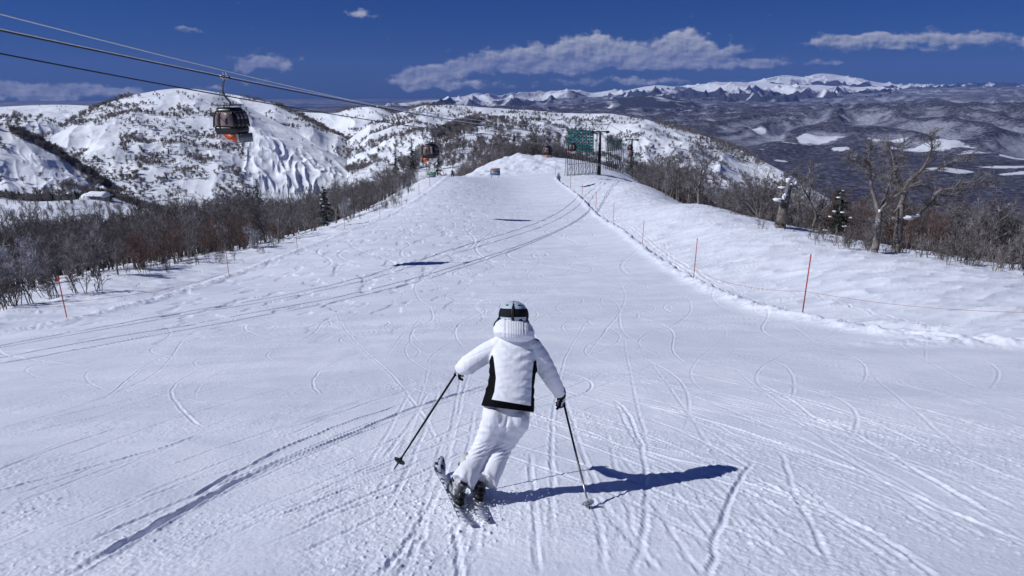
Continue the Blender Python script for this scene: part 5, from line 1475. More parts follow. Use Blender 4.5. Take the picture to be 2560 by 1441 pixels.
# ------------------------------------------------------------------ green net screens on steel legs
M['net_teal'] = mat('net_teal', (.10, .72, .58), .6, .3, color2=(.07, .55, .46), vscale=1.5)
def net_screen(label, A, B, ncol, nrow, zb, zp, zt0, zt1):
    """A, B: ground ends (x, y); panels from height zp to zt"""
    root = empty('net_screen', (A[0], A[1], zb)); tag(root, label, 'net screen', 'green net screens')
    A = np.array([*A, 0.0]); B = np.array([*B, 0.0]); d = (B - A); L = np.linalg.norm(d); u = d / L; n = np.array([-u[1], u[0], 0])
    for i in range(ncol + 2):
        t = i / (ncol + 1); p = u * L * t; ht = zt0 + (zt1 - zt0) * t if i <= ncol else zt1 - 1.2
        q = MB()
        for k in (0, 1): q.tube([p + n * k * 1.1 - [0, 0, 1], p + n * k * .35 + [0, 0, ht + .5]], .085 if k == 0 else .06, 5)
        for z in np.arange(.3, ht - 1, 1.6):
            w0 = 1.1 - .75 * z / ht; w1 = 1.1 - .75 * (z + 1.6) / ht
            q.tube([p + [0, 0, z], p + n * w1 + [0, 0, z + 1.6]], .035, 4); q.tube([p + n * w0 + [0, 0, z], p + [0, 0, z + .02]], .03, 4)
        q.box(p + np.array([0, 0, zp - 1.55]), (.22, .22, .3))
        q.build('post', M['dark_steel'], root)
    r = MB()
    for z in (.25, zp - 3.2): r.tube([[0, 0, z], u * L + [0, 0, z]], .06, 4)
    for i in range(ncol + 1):
        p = u * L * i / (ncol + 1); p2_ = u * L * (i + 1) / (ncol + 1)
        if i % 1 == 0: r.tube([p + [0, 0, .3], p2_ + [0, 0, zp - 3.3]], .03, 4)
        if i % 2 == 1: r.tube([p2_ + [0, 0, .3], p + [0, 0, zp - 3.3]], .03, 4)
    for k in range(nrow + 1):
        P0 = np.array([0, 0, zp + (zt0 - zp) * k / nrow]); P1 = u * L * (ncol / (ncol + 1)) + [0, 0, zp + (zt1 - zp) * k / nrow]
        r.tube([P0 + n * -.06, P1 + n * -.06], .05, 4)
    r.build('rail', M['dark_steel'], root)
    for i in range(ncol):
        w = L / (ncol + 1); p = u * w * i; zt = zt0 + (zt1 - zt0) * (i + .5) / (ncol + 1)
        q = MB()
        for k in range(nrow):
            z0 = zp + (zt - zp) * k / nrow + .10; z1 = zp + (zt - zp) * (k + 1) / nrow - .14
            a = p + u * .10 * w; b = p + u * .86 * w
            V = [a + [0, 0, z0], b + [0, 0, z0], b + [0, 0, z1], a + [0, 0, z1]]; V = V + [v + n * .03 for v in V]
            q.add(V, [(3, 2, 1, 0), (4, 5, 6, 7), (0, 1, 5, 4), (1, 2, 6, 5), (2, 3, 7, 6), (3, 0, 4, 7)], 0)
            q.tube([a + [0, 0, z0] - n * .02, b + [0, 0, z1] - n * .02], .035, 4, 1); q.tube([p + u * w * .43 + [0, 0, z0] - n * .03, p + u * w * .43 + [0, 0, z1] - n * .03], .02, 4, 1)
        q.build('net_panel', [M['net_teal'], M['dark_steel']], root)
    return root
a = at(1418, 441, 190); b = at(1490, 441, 196)
net_screen('larger left green net screen on steel legs, left of the tall pylon', a[:2], b[:2], 7, 7, a[2], 6.4, 12.9, 11.9)
a = at(1514, 442, 218); b = at(1556, 443, 226)
net_screen('smaller right green net screen on steel legs, right of the tall pylon', a[:2], b[:2], 8, 8, a[2] , 7.9, 12.3, 11.2)

# ------------------------------------------------------------------ marker poles and ropes along the piste
def pole(px, pyb, pyt, lab, grp, r=.022, H=None, name='marker_pole', lean=0.0, topcap=False):
    b = gpix([px], [pyb])[0]; D = b[1] * CT - b[2] * ST
    z_ = float(gz(b[0], b[1])[0]); up_ = b[2] - z_; b[2] = z_
    H = H or up_ + (pyb - pyt) * D / FPX / math.cos(math.atan((pyt - 720) / FPX) + TH) 
    o = empty(name, b); tag(o, lab, 'marker pole', grp); o.rotation_euler = (0, lean, 0)
    k = max(r, .00028 * D)
    m = MB(); m.tube([(0, 0, -.4), (0, 0, H)], k, 8); m.build('shaft', M['red_pole'], o, True)
    if topcap:
        c = MB(); c.box((0, 0, H - .06), (.10, .06, .16), bev=.015); c.build('cap', M['red_pole'], o)
    return o, H
RP = []
for px, b_, t_, lab in [(2006, 779, 636, 'nearest tall red pole on the right edge, tied to the orange rope'), (1735, 681, 597, 'second red pole on the right edge, left of the roped pole'), (1606, 608, 551, 'third red pole up the right edge of the run'), (1533, 546, 507, 'fourth red pole up the right edge of the run'), (1490, 513, 480, 'fifth red pole up the right edge, by the pylon shadow'), (1455, 488, 460, 'sixth red pole up the right edge of the run'), (1426, 466, 436, 'seventh red pole up the right edge, before the larger net'), (1388, 444, 418, 'farthest red pole on the right edge, left of the larger net')]:
    RP.append(pole(px, b_, t_, lab, 'red poles on the right edge', lean=R(.9)))
for px, b_, t_, lab in [(168, 798, 692, 'nearest leaning red pole at the far left edge'), (572, 686, 622, 'second red pole on the left edge'), (743, 619, 568, 'third red pole on the left edge'), (862, 572, 530, 'fourth red pole on the left edge, below the snowy conifer'), (950, 542, 508, 'fifth red pole on the left edge'), (1005, 512, 480, 'sixth red pole on the left edge'), (1048, 488, 458, 'seventh red pole on the left edge'), (1075, 466, 438, 'eighth red pole on the left edge, under the green board')]:
    pole(px, b_, t_, lab, 'red poles on the left edge', topcap=(px == 168), lean=R(-1.2) if px == 168 else 0)
for px, b_, t_, lab in [(1154, 440, 419, 'thin orange pole between the distant skiers and the blue board'), (1165, 431, 410, 'thin orange pole right behind the distant skiers'), (1100, 444, 424, 'short orange pole right of the green and yellow board'), (1180, 424, 408, 'thin orange pole in the ploughed mounds, left one'), (1197, 422, 406, 'thin orange pole in the ploughed mounds, right one')]:
    pole(px, b_, t_, lab, 'thin orange poles at the far end', name='marker_pole')
def rope_between(pts, lab, sag=.25):
    P = []
    for a, b in zip(pts[:-1], pts[1:]):
        t = np.linspace(0, 1, 24)[:-1]; 
        q = a + (b - a) * t[:, None]; q[:, 2] -= sag * 4 * t * (1 - t); P.append(q)
    P = np.concatenate(P + [pts[-1][None]]); D = P[:, 1]
    mb = MB(); mb.tube(P, np.clip(.00022 * D, .006, .02), 5); o = mb.build('orange_rope', M['orange_rope']); tag(o, lab, 'rope', 'orange safety ropes')
tops = [np.array(o.location) + np.array([0, 0, H * f]) for (o, H), f in zip(RP, (.52, .30, .25, .2))]
e = at(2900, 775, 19.5)
rope_between([e, tops[0], tops[1]][::-1], 'orange rope strung through the red poles on the right edge', .35)
lp = gpix([0, 300, 480, 572], [790, 748, 715, 690]); lp[:, 2] = gz(lp[:, 0], lp[:, 1]) + .18
rope_between([p for p in lp], 'orange rope lying low along the left edge poles', .05)

# ------------------------------------------------------------------ boards
def board(px, pyb, W, H, leg, cols, label, yaw=0, name='notice_board', D=None, extra=None):
    b = gpix([px], [pyb])[0] if D is None else at(px, pyb, D)
    D = b[1] * CT - b[2] * ST
    o = empty(name, b, yaw); tag(o, label, 'notice board')
    for s in (-1, 1):
        m = MB(); m.box((s * W * .36, .08, leg / 2 - .4), (.16, .12, leg + .8)); m.build('leg', cols[0][1] if s > 0 else M['bark_dark'], o)
    z = leg
    for fr, mt in cols:
        m = MB(); h = H * fr; m.box((0, 0, z + h / 2), (W, .08, h)); m.build('panel', mt, o); z += h
    return o, leg
C_ = lambda n, c: mat(n, c, .6, .3, var=.25, vscale=2.5)
yel, grn, gry, blu, red_, wht, org = C_('sign_yellow', (.52, .36, .05)), C_('sign_green', (.05, .25, .14)), C_('sign_grey_blue', (.30, .33, .40)), C_('sign_blue', (.07, .20, .45)), C_('sign_red', (.45, .08, .10)), C_('sign_white', (.6, .6, .63)), C_('sign_tan', (.40, .29, .22))
o, lg = board(1080, 466, 2.15, 1.55, 1.75, [(.22, yel), (.38, gry), (.40, grn)], 'green and yellow course board on two posts at the left edge', D=165)
for x, z, w, h, m in [(-.72, 1.55 * .40, .5, .42, wht), (.22, 1.55 * .48, 1.2, .14, org), (.22, 1.55 * .34, 1.2, .14, blu), (0, 1.55 * .80, 1.5, .10, wht)]:
    q = MB(); q.box((x, -.055, lg + z), (w, .04, h)); q.build('symbol', m, o)
o, lg = board(1238, 446, 2.75, 2.0, .75, [(.10, wht), (.52, blu), (.12, gry), (.26, wht)], 'blue and red picture board on short black legs at the end of the run', D=189)
for x, z, w, h, m in [(0, 2.0 * .88, 2.2, .30, red_), (0, 2.0 * .68, 1.5, .12, yel), (-.4, 2.0 * .40, 1.1, .45, wht), (.6, 2.0 * .34, .8, .25, gry), (0, 2.0 * .05, 2.3, .1, org)]:
    q = MB(); q.box((x, -.055, lg + z), (w, .04, h)); q.build('symbol', m, o)
b = at(1630, 372, 330)
o = empty('notice_board', (b[0], b[1], b[2] - 2)); tag(o, 'small pale board on posts among trees right of the second pylon', 'notice board')
q = MB(); q.box((0, 0, 3), (2.3, .1, 1.9)); q.build('panel', wht, o)
for s in (-1, 1):
    q = MB(); q.box((s * .9, .1, 0), (.14, .1, 4.4)); q.build('leg', M['dark_steel'], o)

# ------------------------------------------------------------------ snowed-in hut in the left clearing
def hut():
    c = at(250, 505, 560); gzz = float(g0(c[0], c[1])); o = empty('hut', (c[0], c[1], gzz), R(-8)); tag(o, 'snowed-in hut with a snow covered roof in the left clearing', 'hut')
    w = MB(); w.box((0, 0, 2.0), (15, 9, 5.6)); w.build('wall', mat('hut_wall', (.25, .25, .28), .8, .2, var=.3, vscale=1), o)
    s = MB(); V = []; n = 9
    for i, x in enumerate(np.linspace(-8.6, 8.2, n)):
        for j, (y, z) in enumerate([(-5.6, 3.4), (-5.3, 4.2), (-2.5, 5.9), (0, 6.8), (2.5, 5.9), (5.3, 4.2), (5.6, 3.4)]):
            V.append([x, y, z + .35 * pn(x * .3, y * .3, 4) + (-.6 if i in (0, n - 1) else 0)])
    F = [(i * 7 + j, i * 7 + 7 + j, i * 7 + 8 + j, i * 7 + 1 + j) for i in range(n - 1) for j in range(6)] + [tuple(range(7)), tuple(range((n - 1) * 7 + 6, (n - 1) * 7 - 1, -1)), tuple([i * 7 for i in range(n)][::-1] + [i * 7 + 6 for i in range(n)])]
    s.add(V, F); s.build('roof', M['snow_clump'], o, True)
    d = MB(); d.box((-6.6, -4.55, 1.6), (1.3, .2, 2.6)); d.build('door', M['dark_steel'], o)
    for x in (-3, 0, 3):
        q = MB(); q.box((x, -4.55, 2.0), (1.4, .2, 1.1)); q.build('window', M['gondola_glass'], o)
    k = MB(); k.ball((-9, -1, .3), (7, 6, 4.6), n=20, m=12, lump=.35, seed=5); sd = k.build('snow_drift', M['snow_clump'], o, True)
hut()
b = at(163, 512, 560); o = empty('chairlift_station', (b[0], b[1], float(g0(b[0], b[1])))); tag(o, 'tiny dark lift station on legs in the left clearing', 'lift station')
q = MB(); q.box((0, 0, 4), (6, 3, 2.0), bev=.3); q.build('housing', M['dark_steel'], o)
for x in (-2, 2):
    q = MB(); q.box((x, 0, 1), (.4, .4, 5)); q.build('leg', M['dark_steel'], o)
q = MB(); q.tube([(3, 0, 4), (6, 0, 6.3), (8, 0, 6.3)], .35, 6); q.build('arm', M['dark_steel'], o)

# ------------------------------------------------------------------ people
def remesh(mb, name, vox, smooth=3, fn=None, mats=None, parent=None, attr=None):
    """fuse overlapping shapes into one continuous skin"""
    o = mb.build('tmp', M['black_fabric'])
    md = o.modifiers.new('r', 'REMESH'); md.mode = 'VOXEL'; md.voxel_size = vox; md.adaptivity = 0
    if smooth:
        m2 = o.modifiers.new('s', 'SMOOTH'); m2.factor = .5; m2.iterations = smooth
    me = bpy.data.meshes.new_from_object(o.evaluated_get(bpy.context.evaluated_depsgraph_get()))
    bpy.data.objects.remove(o)
    me.name = name; n = len(me.vertices)
    co = np.empty(n * 3, np.float32); me.vertices.foreach_get('co', co); co = co.reshape(-1, 3).astype(float)
    no = np.empty(n * 3, np.float32); me.vertices.foreach_get('normal', no); no = no.reshape(-1, 3).astype(float)
    if fn is not None:
        co = fn(co, no); me.vertices.foreach_set('co', co.astype(np.float32).ravel())
    if attr is not None:
        for k, v in attr(co, no).items(): vattr(me, k, v)
    me.polygons.foreach_set('use_smooth', np.ones(len(me.polygons), bool))
    me.materials.clear()
    for m in (mats if isinstance(mats, (list, tuple)) else [mats]): me.materials.append(m)
    me.update()
    return link(bpy.data.objects.new(name, me), parent)

def two_tone(name, a, b, attr='panel', rough=.6, bump=.0008):
    m = bpy.data.materials.new(name); m.use_nodes = True; nt = m.node_tree; N = nt.nodes; L = nt.links; p = N['Principled BSDF']
    p.inputs['Roughness'].default_value = rough; p.inputs['Specular IOR Level'].default_value = .04
    at_ = N.new('ShaderNodeAttribute'); at_.attribute_name = attr
    mr = N.new('ShaderNodeMapRange'); mr.inputs[1].default_value = -.0015; mr.inputs[2].default_value = .0015; L.new(at_.outputs['Fac'], mr.inputs[0])
    mx = N.new('ShaderNodeMix'); mx.data_type = 'RGBA'; mx.inputs[6].default_value = (*a, 1); mx.inputs[7].default_value = (*b, 1)
    L.new(mr.outputs[0], mx.inputs[0]); L.new(mx.outputs[2], p.inputs['Base Color'])
    tc = N.new('ShaderNodeTexCoord'); nz = N.new('ShaderNodeTexNoise'); nz.inputs['Scale'].default_value = 220; L.new(tc.outputs['Object'], nz.inputs['Vector'])
    bp = N.new('ShaderNodeBump'); bp.inputs['Distance'].default_value = bump; L.new(nz.outputs['Fac'], bp.inputs['Height']); L.new(bp.outputs[0], p.inputs['Normal'])
    return m

def limb(mb, path, n=16, flat=1.0):
    """path: (point, radius)"""
    P = dense([p for p, r in path], 6 * len(path)); rr = np.interp(np.linspace(0, 1, len(P)), np.linspace(0, 1, len(path)), [r for p, r in path])
    mb.tube(P, rr, n)
    mb.ball(P[0], rr[0], n=n, m=10); mb.ball(P[-1], rr[-1], n=n, m=10)

def hand_shape(mb, c, d, back, s=1.0, curl=1.25, side=1):
    """palm + four bent fingers + thumb. c wrist, d along the hand, back = back-of-hand normal"""
    d = np.array(d, float) / np.linalg.norm(d); back = np.array(back, float); back -= d * np.dot(back, d); back /= np.linalg.norm(back); l = np.cross(d, back) * side
    pc = np.array(c) + d * .045 * s
    mb.ball(pc, (.050 * s, .043 * s, .024 * s), axes=np.array([d, l, back]), n=14, m=10)
    for i, (o, L) in enumerate([(-.030, .070), (-.010, .080), (.010, .076), (.030, .060)]):
        p = np.array(c) + d * .085 * s + l * o * s; pts = [p]; a = .25; dd = d
        for k in range(3):
            a = curl * (k + .6) / 1.6
            dd = d * math.cos(a) - back * math.sin(a); pts.append(pts[-1] + dd * L * s * (.45, .32, .25)[k])
        mb.tube(pts, [.0115 * s, .0110 * s, .0100 * s, .0085 * s], 8); mb.ball(pts[-1], .0085 * s, n=8, m=6)
    p = np.array(c) + d * .03 * s - l * .038 * s
    pts = [p, p + (d * .6 - l * .6 - back * .4) * .035 * s, p + (d * .85 - l * .35 - back * .8) * .062 * s]
    mb.tube(pts, [.014 * s, .012 * s, .010 * s], 8); mb.ball(pts[-1], .010 * s, n=8, m=6)

KS = .964
J = lambda px, py, D: at(px, py, D * KS)
def skier():
    G = lambda px, py: gpix([px], [py])[0]
    # ---- skis: tip and tail on the snow
    def ski(tip, tail, roll, label, boff):
        a, b = G(*tip), G(*tail)
        a[2] = g0(a[0], a[1]) ; b[2] = g0(b[0], b[1])
        f = a - b; L = np.linalg.norm(f); f /= L
        up = np.cross(np.cross(f, [0, 0, 1]), f); up /= np.linalg.norm(up); si = np.cross(f, up)
        up2 = up * math.cos(roll) + si * math.sin(roll); si2 = np.cross(f, up2)
        c = (a + b) / 2 + up * (.012 + .05 * abs(math.sin(roll)))
        o = empty('ski', c); o.rotation_euler = Matrix((Vector(si2), Vector(f), Vector(up2))).transposed().to_euler(); tag(o, label, 'ski', 'a pair of skis')
        m = MB(); k = 30; V = []
        for i in range(k + 1):
            t = i / k; y = (t - .5) * L
            w = .034 + .017 * (2 * t - 1) ** 2 + (.006 if t > .5 else 0) * (2 * t - 1)
            if t > .93: w *= math.sqrt(max(0.02, 1 - ((t - .93) / .072) ** 2))
            if t < .02: w *= .93
            z = .10 * max(0, (t - .88) / .12) ** 2 + .008 * max(0, (.05 - t) / .05)
            V += [[-w, y, z], [w, y, z], [w * .96, y, z + .014], [-w * .96, y, z + .014]]
        F = [(3, 2, 1, 0), (k * 4, k * 4 + 1, k * 4 + 2, k * 4 + 3)] + [(i * 4 + j, i * 4 + (j + 1) % 4, i * 4 + 4 + (j + 1) % 4, i * 4 + 4 + j) for i in range(k) for j in range(4)]
        m.add(V, F); m.build('ski_body', M['ski_top'], o)
        e = MB()
        for s in (-1, 1):
            P = [[s * (abs(V[i * 4 + 1][0]) + .0005), V[i * 4][1], V[i * 4][2] + .004] for i in range(k)]
            e.tube(P, .0035, 4)
        e.build('steel_edge', M['steel'], o)
        B_ = boff; h = MB(); h.box((0, -.16, .035), (.066, .12, .042), bev=.01); h.box((0, -.185, .078), (.054, .06, .055), bev=.012); h.box((0, -.23, .045), (.05, .07, .02), bev=.006)
        h.v = [v + [0, B_, 0] for v in h.v]; h.build('heel_binding', M['black_plastic'], o)
        h = MB(); h.box((0, .19, .035), (.066, .12, .042), bev=.01); h.box((0, .205, .07), (.058, .05, .04), bev=.012); h.v = [v + [0, B_, 0] for v in h.v]; h.build('toe_binding', M['black_plastic'], o)
        pl = MB(); pl.box((0, B_, .026), (.058, .44, .020), bev=.006); pl.build('plate', M['black_plastic'], o)
        return c, f, up2, si2, o
    M['ski_top'] = mat('ski_top', (.014, .014, .018), .35, .5, color2=(.62, .65, .74), vscale=26, vlo=.44, vhi=.52)
    sl = ski((1094, 1181), (1166, 1322), R(27), 'left black ski dusted with snow, its tip showing beside the boot', -.20)
    sr = ski((1168, 1178), (1207, 1312), R(25), 'right black ski dusted with snow, its tip hidden by the trousers', -.13)

    who = MB()
    head = J(1284, 795, 5.62)
    sp = J(1287, 850, 5.56)
    # naked-fit body, all of it inside the clothes: one continuous skin
    ank = []
    for (c, f, up, si, o), q in ((sl, -.20), (sr, -.13)): ank.append(c + up * .17 + f * (q - .02))
    hipL, hipR = J(1238, 1052, 5.40), J(1298, 1058, 5.42)
    kneL, kneR = J(1204, 1122, 5.46), J(1256, 1122, 5.48)
    limb(who, [(J(1266, 1035, 5.42), .085), (J(1277, 960, 5.47), .085), (J(1284, 890, 5.54), .095), (J(1287, 855, 5.57), .085)])
    limb(who, [(J(1287, 850, 5.57), .05), (J(1286, 815, 5.60), .05)])
    who.ball(head, (.078, .092, .112), axes=rotm(R(14), 0, 0).T, n=20, m=14)
    fd = np.array([.03, .96, -.26]); fu = np.array([0, .26, .96])
    who.ball(head + fd * .093 - fu * .012, (.014, .022, .020), n=10, m=8)                    # nose
    who.ball(head + fd * .070 - fu * .075, (.035, .03, .022), n=10, m=8)                    # chin
    for s in (-1, 1):
        who.ball(head + np.array([s * .030, 0, 0]) + fd * .082 + fu * .018, (.013, .010, .010), n=8, m=6)   # eyes
        who.ball(head + np.array([s * .080, 0, 0]) - fu * .01, (.012, .022, .032), n=10, m=8)       # ears
    who.ball(head + fd * .088 - fu * .048, (.024, .010, .008), n=10, m=6)                    # mouth
    for h, k, a in ((hipL, kneL, ank[0]), (hipR, kneR, ank[1])):
        limb(who, [(h, .078), (k, .052), (a, .042)]); limb(who, [(a, .042), (a - np.array([0, 0, .06]), .04)])
    shL, elL, wrL = J(1243, 868, 5.55), J(1166, 916, 5.58), J(1152, 922, 5.84)
    shR, elR, wrR = J(1332, 874, 5.55), J(1376, 945, 5.58), J(1400, 984, 5.70)
    hL, hR = J(1146, 925, 5.93), J(1407, 999, 5.77)
    for s, e, w in ((shL, elL, wrL), (shR, elR, wrR)): limb(who, [(s, .05), (e, .040), (w, .030)])
    # pole lines
    tipL, tipR = J(989, 1168, 5.35), G(1474, 1275)
    pdL = (tipL - hL) / np.linalg.norm(tipL - hL); pdR = (tipR - hR) / np.linalg.norm(tipR - hR)
    hand_shape(who, wrL, hL - wrL, [-.9, -.2, .4], .6, side=1); hand_shape(who, wrR, hR - wrR, [.9, -.2, .4], .6, side=-1)
    body = remesh(who, 'person', .0075, 2, mats=M['skin'])
    tag(body, 'skier in white jacket, white trousers and white helmet, skiing away with bent knees', 'person')

    # ---- trousers
    t = MB()
    ax = np.array([math.cos(R(8)), 0, -math.sin(R(8))])
    def ring(px, py, D, rw, rd, nrm): 
        n = np.array(nrm, float); n -= ax * np.dot(n, ax); n /= np.linalg.norm(n); return (J(px, py, D), ax, n, rw * KS, rd * KS)
    bk = [0, 1, -.15]
    t.loft([ring(1270, 1005, 5.44, .175, .115, bk), ring(1266, 1030, 5.43, .190, .130, bk), ring(1264, 1052, 5.41, .190, .138, bk), ring(1264, 1070, 5.41, .17, .11, bk)], 28)
    def leg(P):
        Q = dense([p for p, r in P], 40); rr = np.interp(np.linspace(0, 1, 40), np.linspace(0, 1, len(P)), [r for p, r in P]); t.tube(Q, rr * KS * .89, 22)
    leg([(J(1236, 1048, 5.40), .108), (J(1222, 1085, 5.41), .104), (J(1206, 1120, 5.44), .092), (J(1188, 1155, 5.38), .092), (J(1168, 1188, 5.30), .106), (J(1157, 1206, 5.265), .112)])
    leg([(J(1292, 1052, 5.42), .112), (J(1276, 1085, 5.43), .100), (J(1256, 1120, 5.46), .086), (J(1242, 1155, 5.40), .085), (J(1226, 1190, 5.34), .092), (J(1217, 1204, 5.305), .098)])
    t.ball(J(1236, 1052, 5.37), (.092, .095, .11), n=16, m=12); t.ball(J(1293, 1056, 5.39), (.092, .095, .11), n=16, m=12)
    def wr(co, no):
        px, py, D = to_px(co)
        kl = np.exp(-((py - 1128) / 16) ** 2)
        s = np.sin((py + (px - 1200) * .45) * .62 + 2.0 * pn(px / 18, py / 18, 3)) * kl * .0055
        s += .0035 * fbm(px / 20 + py / 40, py / 30 - px / 60, 5, 3) + .003 * np.sin((py - px * .3) * .30 + 3 * pn(px / 40, py / 40, 8)) * np.exp(-((py - 1085) / 22) ** 2)
        s += .0035 * np.sin(px * .30 + 1.5 * pn(px / 30, py / 30, 9)) * sstep(1150, 1210, py)
        s -= .012 * np.exp(-((px - 1268 + (py - 1050) * .25) / 3.5) ** 2) * sstep(1030, 1060, py) * sstep(1110, 1085, py)
        return co + no * s[:, None]
    pants = remesh(t, 'trousers', .0065, 2, wr, mats=M['pants_fabric'], parent=body)

    # ---- jacket
    j = MB()
    R8 = [(1269, 1023, 5.41, .212, .150), (1273, 1000, 5.42, .203, .150), (1277, 970, 5.45, .188, .142), (1280, 945, 5.48, .184, .138), (1283, 915, 5.51, .195, .145), (1285, 888, 5.54, .200, .140), (1287, 866, 5.56, .190, .122), (1287, 848, 5.575, .140, .098), (1286, 830, 5.59, .085, .08), (1286, 818, 5.60, .075, .075)]
    bj = [0, 1, -.5]
    j.loft([ring(*q, bj) for q in R8], 36, p=2.3)
    slv = {0: [(J(1246, 868, 5.55), .088), (J(1214, 884, 5.56), .084), (J(1186, 902, 5.57), .080), (J(1167, 915, 5.60), .077), (J(1158, 919, 5.70), .064), (J(1152, 921, 5.82), .052)],
           1: [(J(1330, 872, 5.55), .088), (J(1352, 900, 5.555), .082), (J(1370, 932, 5.57), .074), (J(1383, 955, 5.60), .066), (J(1396, 976, 5.66), .054), (J(1400, 983, 5.69), .050)]}
    for k in slv:
        Q = dense([p for p, r in slv[k]], 40); rr = np.interp(np.linspace(0, 1, 40), np.linspace(0, 1, len(slv[k])), [r for p, r in slv[k]]); rr = rr * KS; j.tube(Q, rr, 20); j.ball(Q[0], rr[0] * 1.02, n=18, m=12)
        if k == 0: j.ball(Q[21], .079, n=16, m=12)
    SL = {k: dense([p for p, r in slv[k]], 60) for k in slv}
    spine = np.array([J(*q[:3]) for q in R8]); hw = np.array([q[3] for q in R8]) * KS; hd = np.array([q[4] for q in R8]) * KS
    def body_coords(co):
        zz = spine[:, 2]; i = np.clip(np.searchsorted(zz, co[:, 2]) - 1, 0, len(zz) - 2)
        t_ = np.clip((co[:, 2] - zz[i]) / (zz[i + 1] - zz[i]), 0, 1)[:, None]
        c = spine[i] * (1 - t_) + spine[i + 1] * t_; w = hw[i] * (1 - t_[:, 0]) + hw[i + 1] * t_[:, 0]; d = hd[i] * (1 - t_[:, 0]) + hd[i + 1] * t_[:, 0]
        u = (co - c) @ ax; n = np.array([0, -.894, .447]); v = (co - c) @ n
        ds = np.min([np.min(np.linalg.norm(co[:, None] - SL[k][None, 6:], axis=2) / np.interp(np.linspace(0, 1, 54), np.linspace(0, 1, len(slv[k])), [r for p, r in slv[k]])[None], axis=1) for k in SL], axis=0)
        rt = np.sqrt((u / w) ** 2 + (v / d) ** 2)
        return u, v, w, d, ds, rt
    def jw(co, no):
        px, py, D = to_px(co)
        u, v, w, d, ds, rt = body_coords(co)
        tor = sstep(1.02, 1.25, ds) 
        ch = (py + np.abs(px - 1282) * .36)
        s = -.0035 * tor * np.exp(-((py - 868 - np.abs(px - 1284) * .10) / 1.1) ** 2) + tor * (.0042 * np.sin(ch * .26 + 2.2 * pn(px / 30, py / 22, 3)) * (.4 + .6 * sstep(-.1, .3, pn(px / 26, py / 26, 4))) + .0030 * fbm(px / 26 + py / 60, py / 14, 5, 2)) * sstep(1012, 995, py + (1282 - px) * .15)
        s += (1 - tor) * (.0035 * fbm(px / 20, py / 20, 6, 3) + .0010 * np.sin((py * .8 + px * .5) * .33 + 2 * pn(px / 20, py / 20, 7)) * sstep(1330, 1350, px))
        lx_ = (px - 1150) * (868 - 905) / (1232 - 1150) + 905 - py
        s -= (1 - tor) * .004 * np.exp(-(lx_ / 1.3) ** 2) * (px < 1235)
        return co + no * s[:, None]
    def jattr(co, no):
        px, py, D = to_px(co)
        u, v, w, d, ds, rt = body_coords(co)
        y2 = py - (px - 1268) * .165                       # the hem drops to the right
        hem = y2 - 1005.5
        lx = np.interp(y2, [870, 885, 900, 950, 985, 1006, 1030], [1215, 1226, 1234, 1240, 1236, 1229, 1224])
        rx = np.interp(y2, [870, 884, 893, 930, 1006, 1030], [1352, 1345, 1334, 1330, 1327, 1326])
        side = np.maximum(lx - px, px - rx)
        front = (v < -.02)
        side = np.where(front, np.maximum(side, -2), side)
        side = np.minimum(side, y2 - 868)
        val = np.maximum(hem, np.where(front, np.minimum(side, 1), side)) * .0033
        val = np.where(ds < 1.10, -.01, val)
        ep = [J(1228, 838, 5.55), J(1341, 850, 5.55)]
        for k, e in enumerate(ep):
            dd = np.linalg.norm((co - e) * np.array([1, .6, 1.3]), axis=1); val = np.maximum(val, np.where(np.abs(co[:, 2] - e[2]) < .08, (.030 if k == 0 else .026) - dd, -.01))
        return {'panel': val}
    jacket = remesh(j, 'jacket', .0065, 3, jw, mats=two_tone('jacket_cloth', (.80, .81, .86), (.004, .004, .005)), parent=body, attr=jattr)

    # ---- hood lying on the back, ribbed middle
    h = MB()
    hc = J(1284, 826, 5.52)
    h.loft([ring(1287, 802, 5.60, .118, .10, bj), ring(1286, 812, 5.575, .150, .13, bj), ring(1285, 826, 5.55, .170, .155, bj), ring(1285, 840, 5.535, .168, .155, bj), ring(1284, 850, 5.53, .135, .14, bj), ring(1283, 857, 5.525, .08, .11, bj)], 36, p=2.2)
    def hr(co, no):
        px, py, D = to_px(co)
        mid = sstep(1264, 1266, px) * sstep(1312, 1309, px) * (no @ np.array([0, -.9, .3]) > 0)
        s = mid * (.0011 * np.cos((px - 1264) * 2 * np.pi / 6.2) - .001) + .004 * fbm(px / 14, py / 14, 3, 3) * (1 - mid)
        s -= .004 * (np.exp(-((px - 1264) / 1.2) ** 2) + np.exp(-((px - 1311) / 1.2) ** 2)) * (no @ np.array([0, -.9, .3]) > 0)
        return co + no * s[:, None]
    remesh(h, 'hood', .005, 2, hr, mats=M['white_fabric'], parent=jacket)
    cl = MB(); cl.loft([ring(1284, 832, 5.60, .145, .135, bj), ring(1283, 812, 5.62, .150, .140, bj), ring(1284, 798, 5.635, .128, .128, bj), ring(1284, 790, 5.64, .10, .10, bj)], 28); cl.ball(J(1252, 815, 5.585), (.060, .07, .055), n=14, m=10)
    remesh(cl, 'collar', .008, 2, mats=M['black_fabric'], parent=jacket)

    # ---- helmet
    Rx = rotm(R(-16), 0, R(-3)); hx = Rx @ np.array([1, 0, 0]); hy = Rx @ np.array([0, 1, 0]); hz_ = Rx @ np.array([0, 0, 1])
    hc = head + hz_ * .018
